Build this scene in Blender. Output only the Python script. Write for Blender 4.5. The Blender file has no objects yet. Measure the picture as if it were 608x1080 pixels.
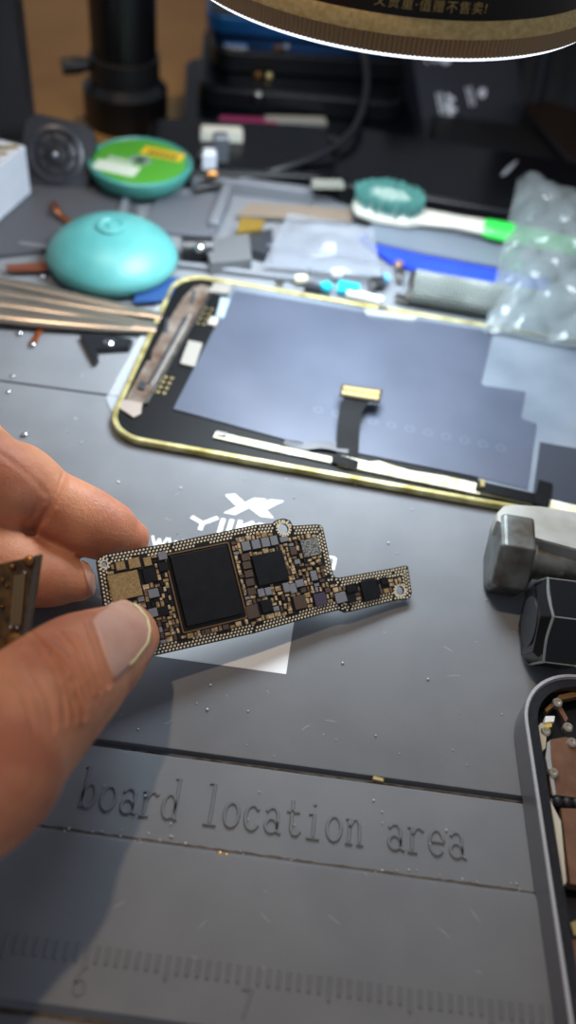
import bpy, bmesh, math, random
import numpy as np
from mathutils import Vector, Matrix

# ------------------------------------------------------------------ basics
U = 0.001                      # everything below is written in millimetres
C = bpy.context.scene.collection
rnd = random.Random(7)
F_PX, PITCH, ROLL, CAM_H = 960.0, math.radians(46.5), math.radians(7.7), 155.0
_fw = np.array([0, math.cos(PITCH), -math.sin(PITCH)])
_r0 = np.array([1.0, 0, 0])
_d0 = np.array([0, -math.sin(PITCH), -math.cos(PITCH)])
RT = math.cos(ROLL) * _r0 - math.sin(ROLL) * _d0
DN = math.sin(ROLL) * _r0 + math.cos(ROLL) * _d0
EYE = np.array([0, 0, CAM_H])


def ray(x, y):
    return _fw + RT * (x - 304) / F_PX + DN * (y - 540) / F_PX


def at(x, y, z=0.0):
    """measured point of the photograph at height z (mm)"""
    d = ray(x, y)
    return EYE + d * ((z - CAM_H) / d[2])


def aty(x, y, Y):
    d = ray(x, y)
    return EYE + d * (Y / d[1])


def depth(p):
    return float((np.array(p) - EYE) @ _fw)


class Frame:
    def __init__(self, O, u, hint):
        self.O = np.array(O, float)
        self.u = np.array(u, float) / np.linalg.norm(u)
        n = np.array(hint, float)
        n = n - self.u * (n @ self.u)
        self.n = n / np.linalg.norm(n)
        self.v = np.cross(self.n, self.u)

    def px(self, x, y, h=0.0):
        d = ray(x, y)
        t = ((self.O + self.n * h - EYE) @ self.n) / (d @ self.n)
        p = EYE + d * t - self.O
        return (float(p @ self.u), float(p @ self.v))

    def matrix(self):
        m = Matrix.Identity(4)
        for i in range(3):
            m[i][0], m[i][1], m[i][2] = self.u[i], self.v[i], self.n[i]
            m[i][3] = self.O[i] * U
        return m


# ------------------------------------------------------------------ materials
def lin(c):
    if isinstance(c, str):
        c = c.lstrip('#')
        c = [int(c[i:i + 2], 16) / 255 for i in (0, 2, 4)]
        c = [x / 12.92 if x <= .04045 else ((x + .055) / 1.055) ** 2.4 for x in c]
    return (c[0], c[1], c[2], 1)


MATS = {}


def mat(name, col, rough=.5, metal=0, spec=.5, col2=None, nscale=300, bump=0, bscale=800, trans=0, alpha=1,
        sss=0, sssr=(1, .3, .15), emit=None, estr=0, coat=0, dist=.0003, ndet=4, lo=.35, hi=.65):
    if name in MATS:
        return MATS[name]
    m = bpy.data.materials.new(name)
    m.use_nodes = True
    nt = m.node_tree
    b = nt.nodes['Principled BSDF']
    I = b.inputs
    I['Base Color'].default_value = lin(col)
    I['Roughness'].default_value = rough
    I['Metallic'].default_value = metal
    I['Specular IOR Level'].default_value = spec
    I['Transmission Weight'].default_value = trans
    I['Alpha'].default_value = alpha
    I['Coat Weight'].default_value = coat
    if sss:
        I['Subsurface Weight'].default_value = sss
        I['Subsurface Radius'].default_value = sssr
        I['Subsurface Scale'].default_value = .0042
    if emit:
        I['Emission Color'].default_value = lin(emit)
        I['Emission Strength'].default_value = estr
    tc = None
    if col2 or bump:
        tc = nt.nodes.new('ShaderNodeTexCoord')
    if col2:
        n = nt.nodes.new('ShaderNodeTexNoise')
        n.inputs['Scale'].default_value = nscale
        n.inputs['Detail'].default_value = ndet
        r = nt.nodes.new('ShaderNodeValToRGB')
        r.color_ramp.elements[0].position = lo
        r.color_ramp.elements[1].position = hi
        r.color_ramp.elements[0].color = lin(col)
        r.color_ramp.elements[1].color = lin(col2)
        nt.links.new(tc.outputs['Object'], n.inputs['Vector'])
        nt.links.new(n.outputs['Fac'], r.inputs['Fac'])
        nt.links.new(r.outputs['Color'], I['Base Color'])
    if bump:
        n = nt.nodes.new('ShaderNodeTexNoise')
        n.inputs['Scale'].default_value = bscale
        n.inputs['Detail'].default_value = 5
        bp = nt.nodes.new('ShaderNodeBump')
        bp.inputs['Strength'].default_value = bump
        bp.inputs['Distance'].default_value = dist
        nt.links.new(tc.outputs['Object'], n.inputs['Vector'])
        nt.links.new(n.outputs['Fac'], bp.inputs['Height'])
        nt.links.new(bp.outputs['Normal'], I['Normal'])
    MATS[name] = m
    return m


M_BLACK = mat('black_plastic', '#15161a', .38)
M_DARK = mat('dark_grey_plastic', '#2b2d33', .42)
M_BLKGLOSS = mat('black_glass', '#07080c', .14, spec=.6)
M_STEEL = mat('steel', '#b8b4ae', .28, 1, col2='#8d8984', nscale=400)
M_GOLD = mat('gold_plate', '#d6bf84', .3, .85)
M_WHITE = mat('white_plastic', '#e8e8e6', .45)
M_SHINY = mat('polished_solder', '#e6e6ea', .12, 1)


# ------------------------------------------------------------------ mesh builder
class MB:
    def __init__(self):
        self.bm = bmesh.new()

    def _add(self, vs, fs):
        V = [self.bm.verts.new(tuple(map(float, v))) for v in vs]
        for f in fs:
            try:
                self.bm.faces.new([V[i] for i in f])
            except ValueError:
                pass
        return V

    def box(self, x0, x1, y0, y1, z0, z1):
        vs = [(x, y, z) for z in (z0, z1) for y in (y0, y1) for x in (x0, x1)]
        self._add(vs, [(0, 2, 3, 1), (4, 5, 7, 6), (0, 1, 5, 4), (2, 6, 7, 3), (0, 4, 6, 2), (1, 3, 7, 5)])
        return self

    def rbox(self, cx, cy, w, h, z0, z1, ang=0, bev=0.0):
        c, s = math.cos(ang), math.sin(ang)
        poly = [(-w / 2, -h / 2), (w / 2, -h / 2), (w / 2, h / 2), (-w / 2, h / 2)]
        self.prism([(cx + a * c - b * s, cy + a * s + b * c) for a, b in poly], z0, z1, bev)
        return self

    def prism(self, poly, z0, z1, bev=0.0, fn=None):
        ar = sum(poly[i][0] * poly[(i + 1) % len(poly)][1] - poly[(i + 1) % len(poly)][0] * poly[i][1] for i in range(len(poly)))
        if ar < 0:
            poly = poly[::-1]
        n = len(poly)
        rings = []
        if bev:
            cx = sum(p[0] for p in poly) / n
            cy = sum(p[1] for p in poly) / n
            rr = max(math.hypot(p[0] - cx, p[1] - cy) for p in poly)
            k = 1 - bev / rr
            ins = [(cx + (p[0] - cx) * k, cy + (p[1] - cy) * k) for p in poly]
            rings = [(poly, z0), (poly, z1 - bev), (ins, z1)]
        else:
            rings = [(poly, z0), (poly, z1)]
        vs = [(p[0], p[1], z) for ps, z in rings for p in ps]
        if fn:
            vs = [fn(*v) for v in vs]
        fs = [tuple(range(n))[::-1]]
        for k in range(len(rings) - 1):
            for i in range(n):
                j = (i + 1) % n
                fs.append((k * n + i, k * n + j, (k + 1) * n + j, (k + 1) * n + i))
        L = (len(rings) - 1) * n
        fs.append(tuple(L + i for i in range(n)))
        self._add(vs, fs)
        return self

    def ring(self, outer, inner, z0, z1):
        n = len(outer)
        vs = [(p[0], p[1], z0) for p in outer] + [(p[0], p[1], z1) for p in outer] + \
             [(p[0], p[1], z0) for p in inner] + [(p[0], p[1], z1) for p in inner]
        fs = []
        for i in range(n):
            j = (i + 1) % n
            fs += [(i, j, n + j, n + i), (n + i, n + j, 3 * n + j, 3 * n + i), (2 * n + j, 2 * n + i, 3 * n + i, 3 * n + j), (j, i, 2 * n + i, 2 * n + j)]
        self._add(vs, fs)
        return self

    def lathe(self, prof, c=(0, 0, 0), axis=(0, 0, 1), seg=48, sx=1, sy=1):
        """prof: (radius, height) list"""
        a = np.array(axis, float)
        a /= np.linalg.norm(a)
        h = np.array([1., 0, 0]) if abs(a[0]) < .9 else np.array([0, 1., 0])
        e1 = h - a * (h @ a)
        e1 /= np.linalg.norm(e1)
        e2 = np.cross(a, e1)
        c = np.array(c, float)
        vs, fs = [], []
        for r, z in prof:
            for k in range(seg):
                t = 2 * math.pi * k / seg
                vs.append(c + a * z + e1 * (r * sx * math.cos(t)) + e2 * (r * sy * math.sin(t)))
        for i in range(len(prof) - 1):
            for k in range(seg):
                j = (k + 1) % seg
                fs.append((i * seg + k, i * seg + j, (i + 1) * seg + j, (i + 1) * seg + k))
        if prof[0][0] > 1e-6:
            fs.append(tuple(range(seg))[::-1])
        if prof[-1][0] > 1e-6:
            fs.append(tuple((len(prof) - 1) * seg + k for k in range(seg)))
        self._add(vs, fs)
        return self

    def cyl(self, p0, p1, r, seg=24, r1=None):
        p0, p1 = np.array(p0, float), np.array(p1, float)
        L = np.linalg.norm(p1 - p0)
        return self.lathe([(r, 0), (r if r1 is None else r1, L)], p0, p1 - p0, seg)

    def ball(self, c, r, seg=12, sz=1):
        prof = [(max(r * math.sin(math.pi * i / 8), 1e-7), -r * sz * math.cos(math.pi * i / 8)) for i in range(9)]
        return self.lathe(prof, c, (0, 0, 1), seg)

    def tube(self, pts, rad, seg=10, flat=1.0, up=(0, 0, 1), sub=1):
        pts = [np.array(p, float) for p in pts]
        rad = list(rad) if hasattr(rad, '__len__') else [rad] * len(pts)
        if sub > 1:
            pts, rad = crom(pts, rad, sub)
        up = np.array(up, float)
        vs, fs = [], []
        n = len(pts)
        for i, p in enumerate(pts):
            t = pts[min(i + 1, n - 1)] - pts[max(i - 1, 0)]
            t /= np.linalg.norm(t)
            s = np.cross(t, up)
            if np.linalg.norm(s) < 1e-3:
                s = np.cross(t, np.array([1., .3, 0]))
            s /= np.linalg.norm(s)
            w = np.cross(s, t)
            for k in range(seg):
                a = 2 * math.pi * k / seg
                vs.append(p + s * (rad[i] * math.cos(a)) + w * (rad[i] * flat * math.sin(a)))
        for i in range(n - 1):
            for k in range(seg):
                j = (k + 1) % seg
                fs.append((i * seg + k, i * seg + j, (i + 1) * seg + j, (i + 1) * seg + k))
        fs.append(tuple(range(seg))[::-1])
        fs.append(tuple((n - 1) * seg + k for k in range(seg)))
        self._add(vs, fs)
        return self

    def grid(self, fn, nu, nv, close=None):
        vs = [fn(i / nu, j / nv) for j in range(nv + 1) for i in range(nu + 1)]
        fs = [(j * (nu + 1) + i, j * (nu + 1) + i + 1, (j + 1) * (nu + 1) + i + 1, (j + 1) * (nu + 1) + i) for j in range(nv) for i in range(nu)]
        self._add(vs, fs)
        return self

    def build(self, name, m, parent=None, smooth=True, bevel=0.0, world=False, origin=None, solid=0.0, auto=35):
        """parent: thing/part; world=True -> the builder holds world mm and the parent is unrotated"""
        bm = self.bm
        off = Vector((0, 0, 0))
        if world and parent is not None:
            p = parent
            while p is not None:
                off += p.location / U
                p = p.parent
        if origin is not None:
            off = Vector(origin)
        for v in bm.verts:
            v.co = (v.co - off) * U
        bmesh.ops.recalc_face_normals(bm, faces=bm.faces)
        me = bpy.data.meshes.new(name)
        bm.to_mesh(me)
        bm.free()
        if smooth:
            for p in me.polygons:
                p.use_smooth = True
            try:
                me.set_sharp_from_angle(angle=math.radians(auto))
            except Exception:
                pass
        o = bpy.data.objects.new(name, me)
        C.objects.link(o)
        me.materials.append(m)
        if parent is not None:
            o.parent = parent
        elif origin is not None:
            o.location = off * U
        if solid:
            s = o.modifiers.new('solid', 'SOLIDIFY')
            s.thickness = solid * U
            s.offset = 0
        if bevel:
            b = o.modifiers.new('bevel', 'BEVEL')
            b.width = bevel * U
            b.segments = 2
            b.limit_method = 'ANGLE'
        return o


def crom(pts, rad, sub):
    P = [2 * pts[0] - pts[1]] + pts + [2 * pts[-1] - pts[-2]]
    R = [rad[0]] + rad + [rad[-1]]
    op, orr = [], []
    for i in range(1, len(P) - 2):
        for k in range(sub):
            t = k / sub
            a, b, c, d = P[i - 1], P[i], P[i + 1], P[i + 2]
            op.append(.5 * (2 * b + (c - a) * t + (2 * a - 5 * b + 4 * c - d) * t * t + (3 * b - a - 3 * c + d) * t ** 3))
            orr.append(R[i] * (1 - t) + R[i + 1] * t)
    op.append(pts[-1])
    orr.append(rad[-1])
    return op, orr


def tag(o, label, cat, group=None, kind=None):
    if label:
        o['label'] = label
    if cat:
        o['category'] = cat
    if group:
        o['group'] = group
    if kind:
        o['kind'] = kind
    return o


def thing(name, label, cat, loc=(0, 0, 0), group=None, frame=None):
    o = bpy.data.objects.new(name, None)
    o.empty_display_size = .005
    C.objects.link(o)
    if frame is not None:
        o.matrix_world = frame.matrix()
    else:
        o.location = Vector([float(v) for v in loc]) * U
    return tag(o, label, cat, group)


def copy_tree(o, parent=None):
    c = o.copy()
    C.objects.link(c)
    if parent is not None:
        c.parent = parent
    for ch in list(o.children):
        copy_tree(ch, c)
    return c


def rrect(x0, x1, y0, y1, r, n=8):
    out = []
    for cx, cy, a0 in ((x1 - r, y0 + r, -90), (x1 - r, y1 - r, 0), (x0 + r, y1 - r, 90), (x0 + r, y0 + r, 180)):
        for k in range(n + 1):
            a = math.radians(a0 + 90 * k / n)
            out.append((cx + r * math.cos(a), cy + r * math.sin(a)))
    return out


STROKES = [0]


def stroke(mb, a, b, w, z0, z1):
    """flat bar between two 2D points"""
    dx, dy = b[0] - a[0], b[1] - a[1]
    L = math.hypot(dx, dy)
    STROKES[0] = (STROKES[0] + 1) % 12
    z1 += .003 * STROKES[0]
    nx, ny = -dy / L * w / 2, dx / L * w / 2
    mb.prism([(a[0] + nx, a[1] + ny), (a[0] - nx, a[1] - ny), (b[0] - nx, b[1] - ny), (b[0] + nx, b[1] + ny)], z0, z1)


# ------------------------------------------------------------------ camera, light, view
sc = bpy.context.scene
cam = bpy.data.cameras.new('camera')
cam.sensor_width = 36
cam.sensor_fit = 'HORIZONTAL'
cam.lens = F_PX / 608 * 36
cam.clip_start = .005
cam.clip_end = 20
co = bpy.data.objects.new('camera', cam)
C.objects.link(co)
m = Matrix.Identity(4)
for i in range(3):
    m[i][0], m[i][1], m[i][2], m[i][3] = RT[i], -DN[i], -_fw[i], EYE[i] * U
co.matrix_world = m
sc.camera = co
cam.dof.use_dof = True

sc.view_settings.view_transform = 'Standard'
sc.view_settings.look = 'None'
sc.view_settings.gamma = 1
sc.view_settings.use_curve_mapping = False
sc.view_settings.exposure = 0.0
sc.cycles.use_denoising = True
sc.cycles.max_bounces = 10
sc.cycles.transparent_max_bounces = 16

w = bpy.data.worlds.new('world')
sc.world = w
w.use_nodes = True
w.node_tree.nodes['Background'].inputs[0].default_value = (.78, .86, 1, 1)
w.node_tree.nodes['Background'].inputs[1].default_value = .26

LAMP = np.array([6.3, 216.7, 94.5])


def light(name, kind, loc, power, col, **kw):
    l = bpy.data.lights.new(name, kind)
    l.energy = power
    l.color = col
    for k, v in kw.items():
        setattr(l, k, v)
    o = bpy.data.objects.new(name, l)
    o.location = Vector([float(x) for x in loc]) * U
    C.objects.link(o)
    return o


# the work lamp's LED ring shines straight down
ll = light('work_lamp_light', 'AREA', LAMP + np.array([0, 0, -1.2]), .31, (.80, .915, 1.0), shape='DISK', size=.082, spread=math.radians(140))
# a warm ceiling lamp high above the bench
SUN_DIR = Vector((.19, -.08, -1)).normalized()
src = Vector((0, 80, 0)) - SUN_DIR * 1500
sun = light('room_lamp_light', 'POINT', src, 27.0, (1.0, .74, .50), shadow_soft_size=.03)

# ------------------------------------------------------------------ bench and mat
M_WOOD = mat('warm_wood', '#7c5828', .55, col2='#94703a', nscale=14, bump=.15, bscale=60)
b = MB().box(-500, 420, -260, 620, -30, -6)
o = b.build('workbench_top', M_WOOD, origin=(0, 200, -30))
o['kind'] = 'structure'

M_MAT = mat('grey_silicone', '#72757a', .64, spec=.2, col2='#7b7e82', nscale=60, bump=.12, bscale=2500, dist=.00006)
mat_root = thing('repair_mat', 'large grey silicone repair mat covering the bench, with embossed wording', 'mat', (0, 120, -6))
yg = at(320, 812)[1]
ye = at(300, 911)[1]
yl = at(60, 1062)[1]
yu = at(60, 410)[1]
yf = at(60, 450)[1]
prof = [(-90, -6), (-90, -1), (yl - .8, -1), (yl, 1.0), (ye - 1.2, 1.0), (ye - .25, .85), (ye + .45, -.1), (ye + .9, -.2), (yg - 1.2, 0), (yg - .8, -.1), (yg - .7, -1.9),
        (yg + .7, -1.9), (yg + .8, -.1), (yg + 1.1, 0), (yf - .8, 0), (yf, .18), (yu - .5, .18), (yu - .35, .1), (yu - .3, -.9), (yu + .3, -.9), (yu + .35, .1), (yu + .5, .18), (300, .18), (301, -.2), (301, -6)]
mb = MB()
X0, X1 = -235, 270
N = 2
vs, fs = [], []
for x in (X0, X1):
    vs += [(x, y, z) for y, z in prof]
n = len(prof)
fs = [(i, (i + 1) % n, n + (i + 1) % n, n + i) for i in range(n)] + [tuple(range(n)), tuple(range(n, 2 * n))]
mb._add(vs, fs)
mb.build('mat_body', M_MAT, mat_root, world=True, auto=20)

# typewriter lettering, raised from the silicone
def arc(cx, cy, rx, ry, a0, a1, n=12):
    return [(cx + rx * math.cos(math.radians(a0 + (a1 - a0) * k / n)), cy + ry * math.sin(math.radians(a0 + (a1 - a0) * k / n))) for k in range(n + 1)]


GL = {
    'b': [[(.0, 1), (.12, 1), (.12, 0)], arc(.33, .3, .21, .3, 0, 360)],
    'o': [arc(.3, .3, .24, .3, 0, 360)],
    'a': [arc(.27, .17, .2, .17, 0, 360), [(.08, .5), (.2, .6), (.36, .6), (.47, .48), (.47, .04), (.6, 0)]],
    'r': [[(.02, .58), (.16, .58), (.16, 0)], [(.02, 0), (.34, 0)], [(.16, .38), (.28, .56), (.42, .6), (.54, .52)]],
    'd': [[(.34, 1), (.48, 1), (.48, 0), (.6, 0)], arc(.27, .3, .21, .3, 0, 360)],
    'l': [[(.12, 1), (.3, 1), (.3, 0)], [(.08, 0), (.52, 0)]],
    'c': [arc(.31, .3, .24, .3, 40, 325)],
    't': [[(.24, .86), (.24, .14), (.32, .02), (.45, .02), (.54, .12)], [(.06, .58), (.5, .58)]],
    'i': [[(.12, .58), (.3, .58), (.3, 0)], [(.08, 0), (.52, 0)], [(.28, .8), (.32, .84)]],
    'n': [[(.0, .58), (.12, .58), (.12, 0)], [(.12, .36), (.24, .56), (.36, .6), (.47, .46), (.47, 0)], [(0, 0), (.24, 0)], [(.37, 0), (.6, 0)]],
    'e': [[(.07, .32), (.54, .32)] + arc(.3, .3, .24, .3, 5, 320)],
    '6': [arc(.3, .28, .24, .28, 0, 360), [(.07, .34), (.12, .66), (.26, .9), (.46, 1)]],
    '7': [[(.06, .98), (.54, .98), (.26, 0)]],
}


def write(mb, text, ox, oy, sx, sy, z, r, adv=.7):
    for k, ch in enumerate(text):
        for st in GL.get(ch, []):
            mb.tube([(ox + (k * adv + px_) * sx, oy + py_ * sy, z) for px_, py_ in st], r, 6)


p0, p1 = at(80, 852), at(492, 906)
mb = MB()
adv = (p1[0] - p0[0]) / (18 + .85)
write(mb, 'board location area', p0[0], p0[1] + .3, adv / .7, 7.6, -.08, .36)
mb.build('embossed_lettering', M_MAT, mat_root, world=True)
mb = MB()
x6, x7 = at(85, 1040)[0], at(258, 1065)[0]
pit = (x7 - x6) / 16
yt = at(106, 1000)[1]
for k in range(-30, 60):
    x = x6 + k * pit
    L = 3.6 if k % 8 == 0 else 2.6
    mb.tube([(x, yt, .98), (x, yt - L, .98)], .34, 6)
write(mb, '6', x6 - 1.0, at(85, 1052)[1], 3.4, 4.2, .96, .3)
write(mb, '7', x7 - 1.0, at(258, 1076)[1], 3.4, 4.2, .96, .3)
mb.build('ruler_marks', M_MAT, mat_root, world=True)

# white print: mark, name, web address, blank label square
M_PRINT = mat('white_print', '#e9ecee', .5)
def G2(x, y):
    p = at(x, y, .05)
    return (p[0], p[1])


mb = MB()
def poly(pts, z0=.02, z1=.09):
    mb.prism([G2(*p) for p in pts], z0, z1)


# the double-chevron mark
poly([(237.5, 522), (248, 521), (257.8, 529.3), (249.2, 533.4)])
poly([(236, 541), (268, 525.5), (281.5, 526.5), (248, 543)])
poly([(263.5, 536), (285, 527), (300, 528.5), (281, 537.5), (289, 546.5), (275, 544.8)])
mb.build('printed_mark', M_PRINT, mat_root, world=True)
mb = MB()
# name line
def bar(a, b, wpx):
    A, B = G2(*a), G2(*b)
    stroke(mb, A, B, wpx, .02, .09)


for a, b in (((202, 545), (214, 552)), ((230, 546), (214, 552)), ((214, 551), (211, 559)), ((236, 547), (231, 563)), ((245, 548), (240, 564)),
             ((254, 549), (249, 565)), ((252, 557), (268, 551)), ((252, 557), (262, 566)), ((272, 553), (268, 567)), ((281, 554), (277, 568)), ((272, 553), (283, 556)), ((268, 566), (278, 568))):
    bar(a, b, 1.05)
mb.build('printed_name', M_PRINT, mat_root, world=True)
mb = MB()
def wline(pts, wmm=.55):
    for a, b in zip(pts[:-1], pts[1:]):
        bar(a, b, wmm)


for k in range(3):
    x, y = 161 + k * 17.5, 565 + k * 2.4
    wline([(x, y), (x + 2.5, y + 11.5), (x + 7.5, y + 3), (x + 9, y + 12.5), (x + 16, y + 2.2)], .62)
for x in (215, 231, 247, 263, 279, 295, 311):
    y = 573 + (x - 215) * .137
    wline([(x, y + 11), (x + 2, y), (x + 10, y + 1), (x + 8, y + 12)], .6)
wline([(327, 599), (329, 588), (335, 589), (333.5, 600)], .6)
wline([(337, 600), (340, 586.5), (354, 588.5), (351.5, 601)], .7)
wline([(346.5, 588), (344.5, 600)], .7)
mb.build('printed_address', M_PRINT, mat_root, world=True)
mb = MB()
mb.prism([G2(150, 690), G2(168, 600), G2(316, 618), G2(302, 711)], .02, .07)
mb.build('printed_square', M_PRINT, mat_root, world=True)

# tray rails at the back of the mat
M_RAIL = mat('grey_rail', '#6d7076', .5)
mb = MB()
def rail(a, b, wmm, h):
    A, B = G2(*a), G2(*b)
    stroke(mb, A, B, wmm, .1, h)


rail((20, 262), (330, 300), 2.0, 2.2)
rail((135, 188), (330, 214), 4.0, 5)
rail((225, 246), (240, 205), 3.5, 4)
rail((128, 236), (140, 190), 2.5, 3)
mb.build('compartment_rails', M_RAIL, mat_root, world=True, bevel=.5)
#PART2

# ------------------------------------------------------------------ held logic board
pa, pb, pd = at(102, 590, 20), at(432, 600, 5), at(155, 692, 9)
nb = np.cross(pb - pa, pd - pa)
nb = nb / np.linalg.norm(nb)
if nb[2] < 0:
    nb = -nb
FB = Frame(pa, pb - pa, nb)
q0, q1 = FB.px(110.7, 584.4), FB.px(270, 553.3)
FB = Frame(pa, FB.u * (q1[0] - q0[0]) + FB.v * (q1[1] - q0[1]), nb)
OUT_PX = [(101.8, 592), (104, 588), (110.7, 584.4), (178.8, 572.6), (270, 553.3), (287.5, 552), (290, 549.5), (294, 547.5), (300, 546.8), (306, 548.8),
          (309.4, 554.6), (334, 553), (338.5, 553.6), (341, 556.6), (351.6, 606.0), (354, 609), (357.8, 609.4), (414, 599.4), (428, 596.3), (430.6, 597.5), (434.6, 624), (434, 629), (431, 632),
          (417, 633.4), (371, 644.8), (365, 645.8), (359, 643), (340, 647.6), (270, 667.5), (152, 694), (124, 700), (119, 696)]
OUT = [FB.px(*p) for p in OUT_PX]
M_PCB = mat('black_solder_mask', '#0e0c0b', .42, spec=.4, col2='#1a1512', nscale=900)
M_PAD = mat('gold_pads', '#ecdcbd', .45, .3)
M_CAP = mat('capacitor_tan', '#d6b98e', .4, .4, col2='#7a6148', nscale=1100, lo=.4, hi=.6)
M_GREY = mat('grey_chip', '#75757a', .55)
M_CHIP = mat('black_chip', '#101014', .5, spec=.25, col2='#17171a', nscale=500)
M_BROWN = mat('brown_chip', '#4d3b30', .5)
M_PURP = mat('purple_chip', '#453a4c', .45)
M_GOLDC = mat('gold_can', '#b0946a', .5, .5, col2='#927548', nscale=2500)
M_TRACE = mat('bronze_fence', '#8a6b4d', .4, .6)
M_SPK = mat('speckled_chip', '#8a8a84', .5, col2='#3a3936', nscale=2600, lo=.45, hi=.55)


def inside(p, poly_):
    r = False
    n_ = len(poly_)
    for i in range(n_):
        a, c = poly_[i], poly_[(i + 1) % n_]
        if (a[1] > p[1]) != (c[1] > p[1]) and p[0] < (c[0] - a[0]) * (p[1] - a[1]) / (c[1] - a[1]) + a[0]:
            r = not r
    return r


def edist(p, poly_):
    best = 1e9
    n_ = len(poly_)
    for i in range(n_):
        a, c = np.array(poly_[i]), np.array(poly_[(i + 1) % n_])
        d = c - a
        t = max(0, min(1, ((np.array(p) - a) @ d) / max(d @ d, 1e-9)))
        best = min(best, float(np.linalg.norm(a + d * t - p)))
    return best


board = thing('logic_board', 'black phone logic board with gold dotted border held between thumb and fingertip', 'circuit board', frame=FB)
HOLES = [(299.4, 557.5, 1.15), (422.3, 622.8, 1.05), (110, 595, .6)]
hp = [(FB.px(x, y), r) for x, y, r in HOLES]
# board body with real holes: boolean-free, filled face with hole loops
bm = bmesh.new()
edges = []
for loop in [OUT] + [[(c[0] + r * math.cos(k * math.pi / 8), c[1] + r * math.sin(k * math.pi / 8)) for k in range(16)] for c, r in hp]:
    V = [bm.verts.new((p[0], p[1], 0)) for p in loop]
    edges += [bm.edges.new((V[i], V[(i + 1) % len(V)])) for i in range(len(V))]
bmesh.ops.triangle_fill(bm, use_beauty=True, edges=edges)
ex = bmesh.ops.extrude_face_region(bm, geom=bm.faces[:])
for v in [g for g in ex['geom'] if isinstance(g, bmesh.types.BMVert)]:
    v.co.z = -.85
mb = MB()
mb.bm.free()
mb.bm = bm
mb.build('board_body', M_PCB, board, smooth=False)
# dotted border
mb = MB()
n_ = len(OUT)
ar = sum(OUT[i][0] * OUT[(i + 1) % n_][1] - OUT[(i + 1) % n_][0] * OUT[i][1] for i in range(n_))
sg = 1 if ar > 0 else -1
placed = []
for row, inset in enumerate((.42, 1.02, 1.62)):
    for i in range(n_):
        a, c = np.array(OUT[i]), np.array(OUT[(i + 1) % n_])
        L = np.linalg.norm(c - a)
        if L < .3:
            continue
        d = (c - a) / L
        nn = np.array([-d[1], d[0]]) * sg
        k = 0
        s = .2 + (row % 2) * .36
        while s < L:
            p = a + d * s + nn * inset
            s += .74
            if row == 2 and (i < 2 or (int(s * 1.3) % 11) > 6):
                continue
            if not inside(p, OUT) or abs(edist(p, OUT) - inset) > .22:
                continue
            if any(np.hypot(*(p - np.array(cc))) < r + .25 for cc, r in hp):
                continue
            if any(abs(p[0] - q[0]) + abs(p[1] - q[1]) < .5 for q in placed[-60:]):
                continue
            placed.append(p)
            mb.rbox(p[0], p[1], .4, .34, 0, .06, math.atan2(d[1], d[0]) + .5)
for cc, r in hp:
    for k in range(int(14 * r)):
        a = 2 * math.pi * k / int(14 * r)
        mb.rbox(cc[0] + (r + .42) * math.cos(a), cc[1] + (r + .42) * math.sin(a), .34, .34, 0, .06, a)
tag(mb.build('via_border', M_PAD, board, smooth=False), None, None, kind='stuff')
for cc, r in hp:
    pts = [(cc[0] + r * math.cos(k * math.pi / 12), cc[1] + r * math.sin(k * math.pi / 12)) for k in range(24)]
    pt2 = [(cc[0] + (r + .22) * math.cos(k * math.pi / 12), cc[1] + (r + .22) * math.sin(k * math.pi / 12)) for k in range(24)]
    MB().ring(pt2, pts, -.86, .08).build('screw_hole_ring', M_PAD, board)

occupied = []


def chip(name, x, y, w_, h_, m_, ht, bev=.06):
    """w_, h_: size in photo pixels along / across the board at its centre"""
    c = FB.px(x, y)
    P_ = FB.O + FB.u * c[0] + FB.v * c[1]
    mmx = depth(P_) / F_PX * 1.03
    e0, e1 = FB.px(x + .19 * h_ / 2, y - .98 * h_ / 2), FB.px(x - .19 * h_ / 2, y + .98 * h_ / 2)
    W_, H_ = w_ * mmx, abs(e0[1] - e1[1])
    occupied.append((c[0], c[1], W_ / 2 + .08, H_ / 2 + .08))
    return MB().rbox(c[0], c[1], W_, H_, 0.02, ht, 0, bev).build(name, m_, board, smooth=False), c, W_, H_


# big processor with its fence
o_, c_, W_, H_ = chip('processor_chip', 217.5, 617.5, 62, 82, M_CHIP, .75, .1)
fo = rrect(c_[0] - W_ / 2 - 1.0, c_[0] + W_ / 2 + .8, c_[1] - H_ / 2 - 1.1, c_[1] + H_ / 2 + .6, .4, 3)
fi = rrect(c_[0] - W_ / 2 - .75, c_[0] + W_ / 2 + .55, c_[1] - H_ / 2 - .85, c_[1] + H_ / 2 + .35, .3, 3)
MB().ring(fo, fi, 0, .3).build('chip_fence', M_TRACE, board)
occupied[-1] = (c_[0] - .1, c_[1] - .2, W_ / 2 + 1.1, H_ / 2 + 1.0)
chip('power_chip', 284.4, 599.4, 34, 35, M_CHIP, .6)
chip('gold_shield_can', 131.5, 618, 32, 30, M_GOLDC, .5)
chip('speckled_chip', 327.5, 577.5, 20, 20, M_SPK, .4)
for x, y, w_, h_ in ((158, 607.5, 14, 14.5), (172, 598, 10, 10), (171.5, 645, 11, 10), (162.5, 668, 8, 18), (281, 640, 12, 13), (390, 622.5, 19, 24), (405, 613, 8, 9),
                     (370, 620.5, 11, 10), (370, 631.8, 11, 9)):
    chip('black_chip', x, y, w_, h_, M_CHIP, .45)
for x, y, w_, h_ in ((266, 645.6, 13, 15), (316, 635.5, 13.5, 15), (309, 581.5, 7, 9), (258.7, 588, 9, 8), (260, 596.5, 9, 8), (262, 605.5, 9, 8), (263.5, 614.5, 9, 8), (265, 624, 9, 8)):
    chip('brown_chip', x, y, w_, h_, M_BROWN, .45)
chip('purple_chip', 337.5, 632.3, 13.5, 14, M_PURP, .45)
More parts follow.
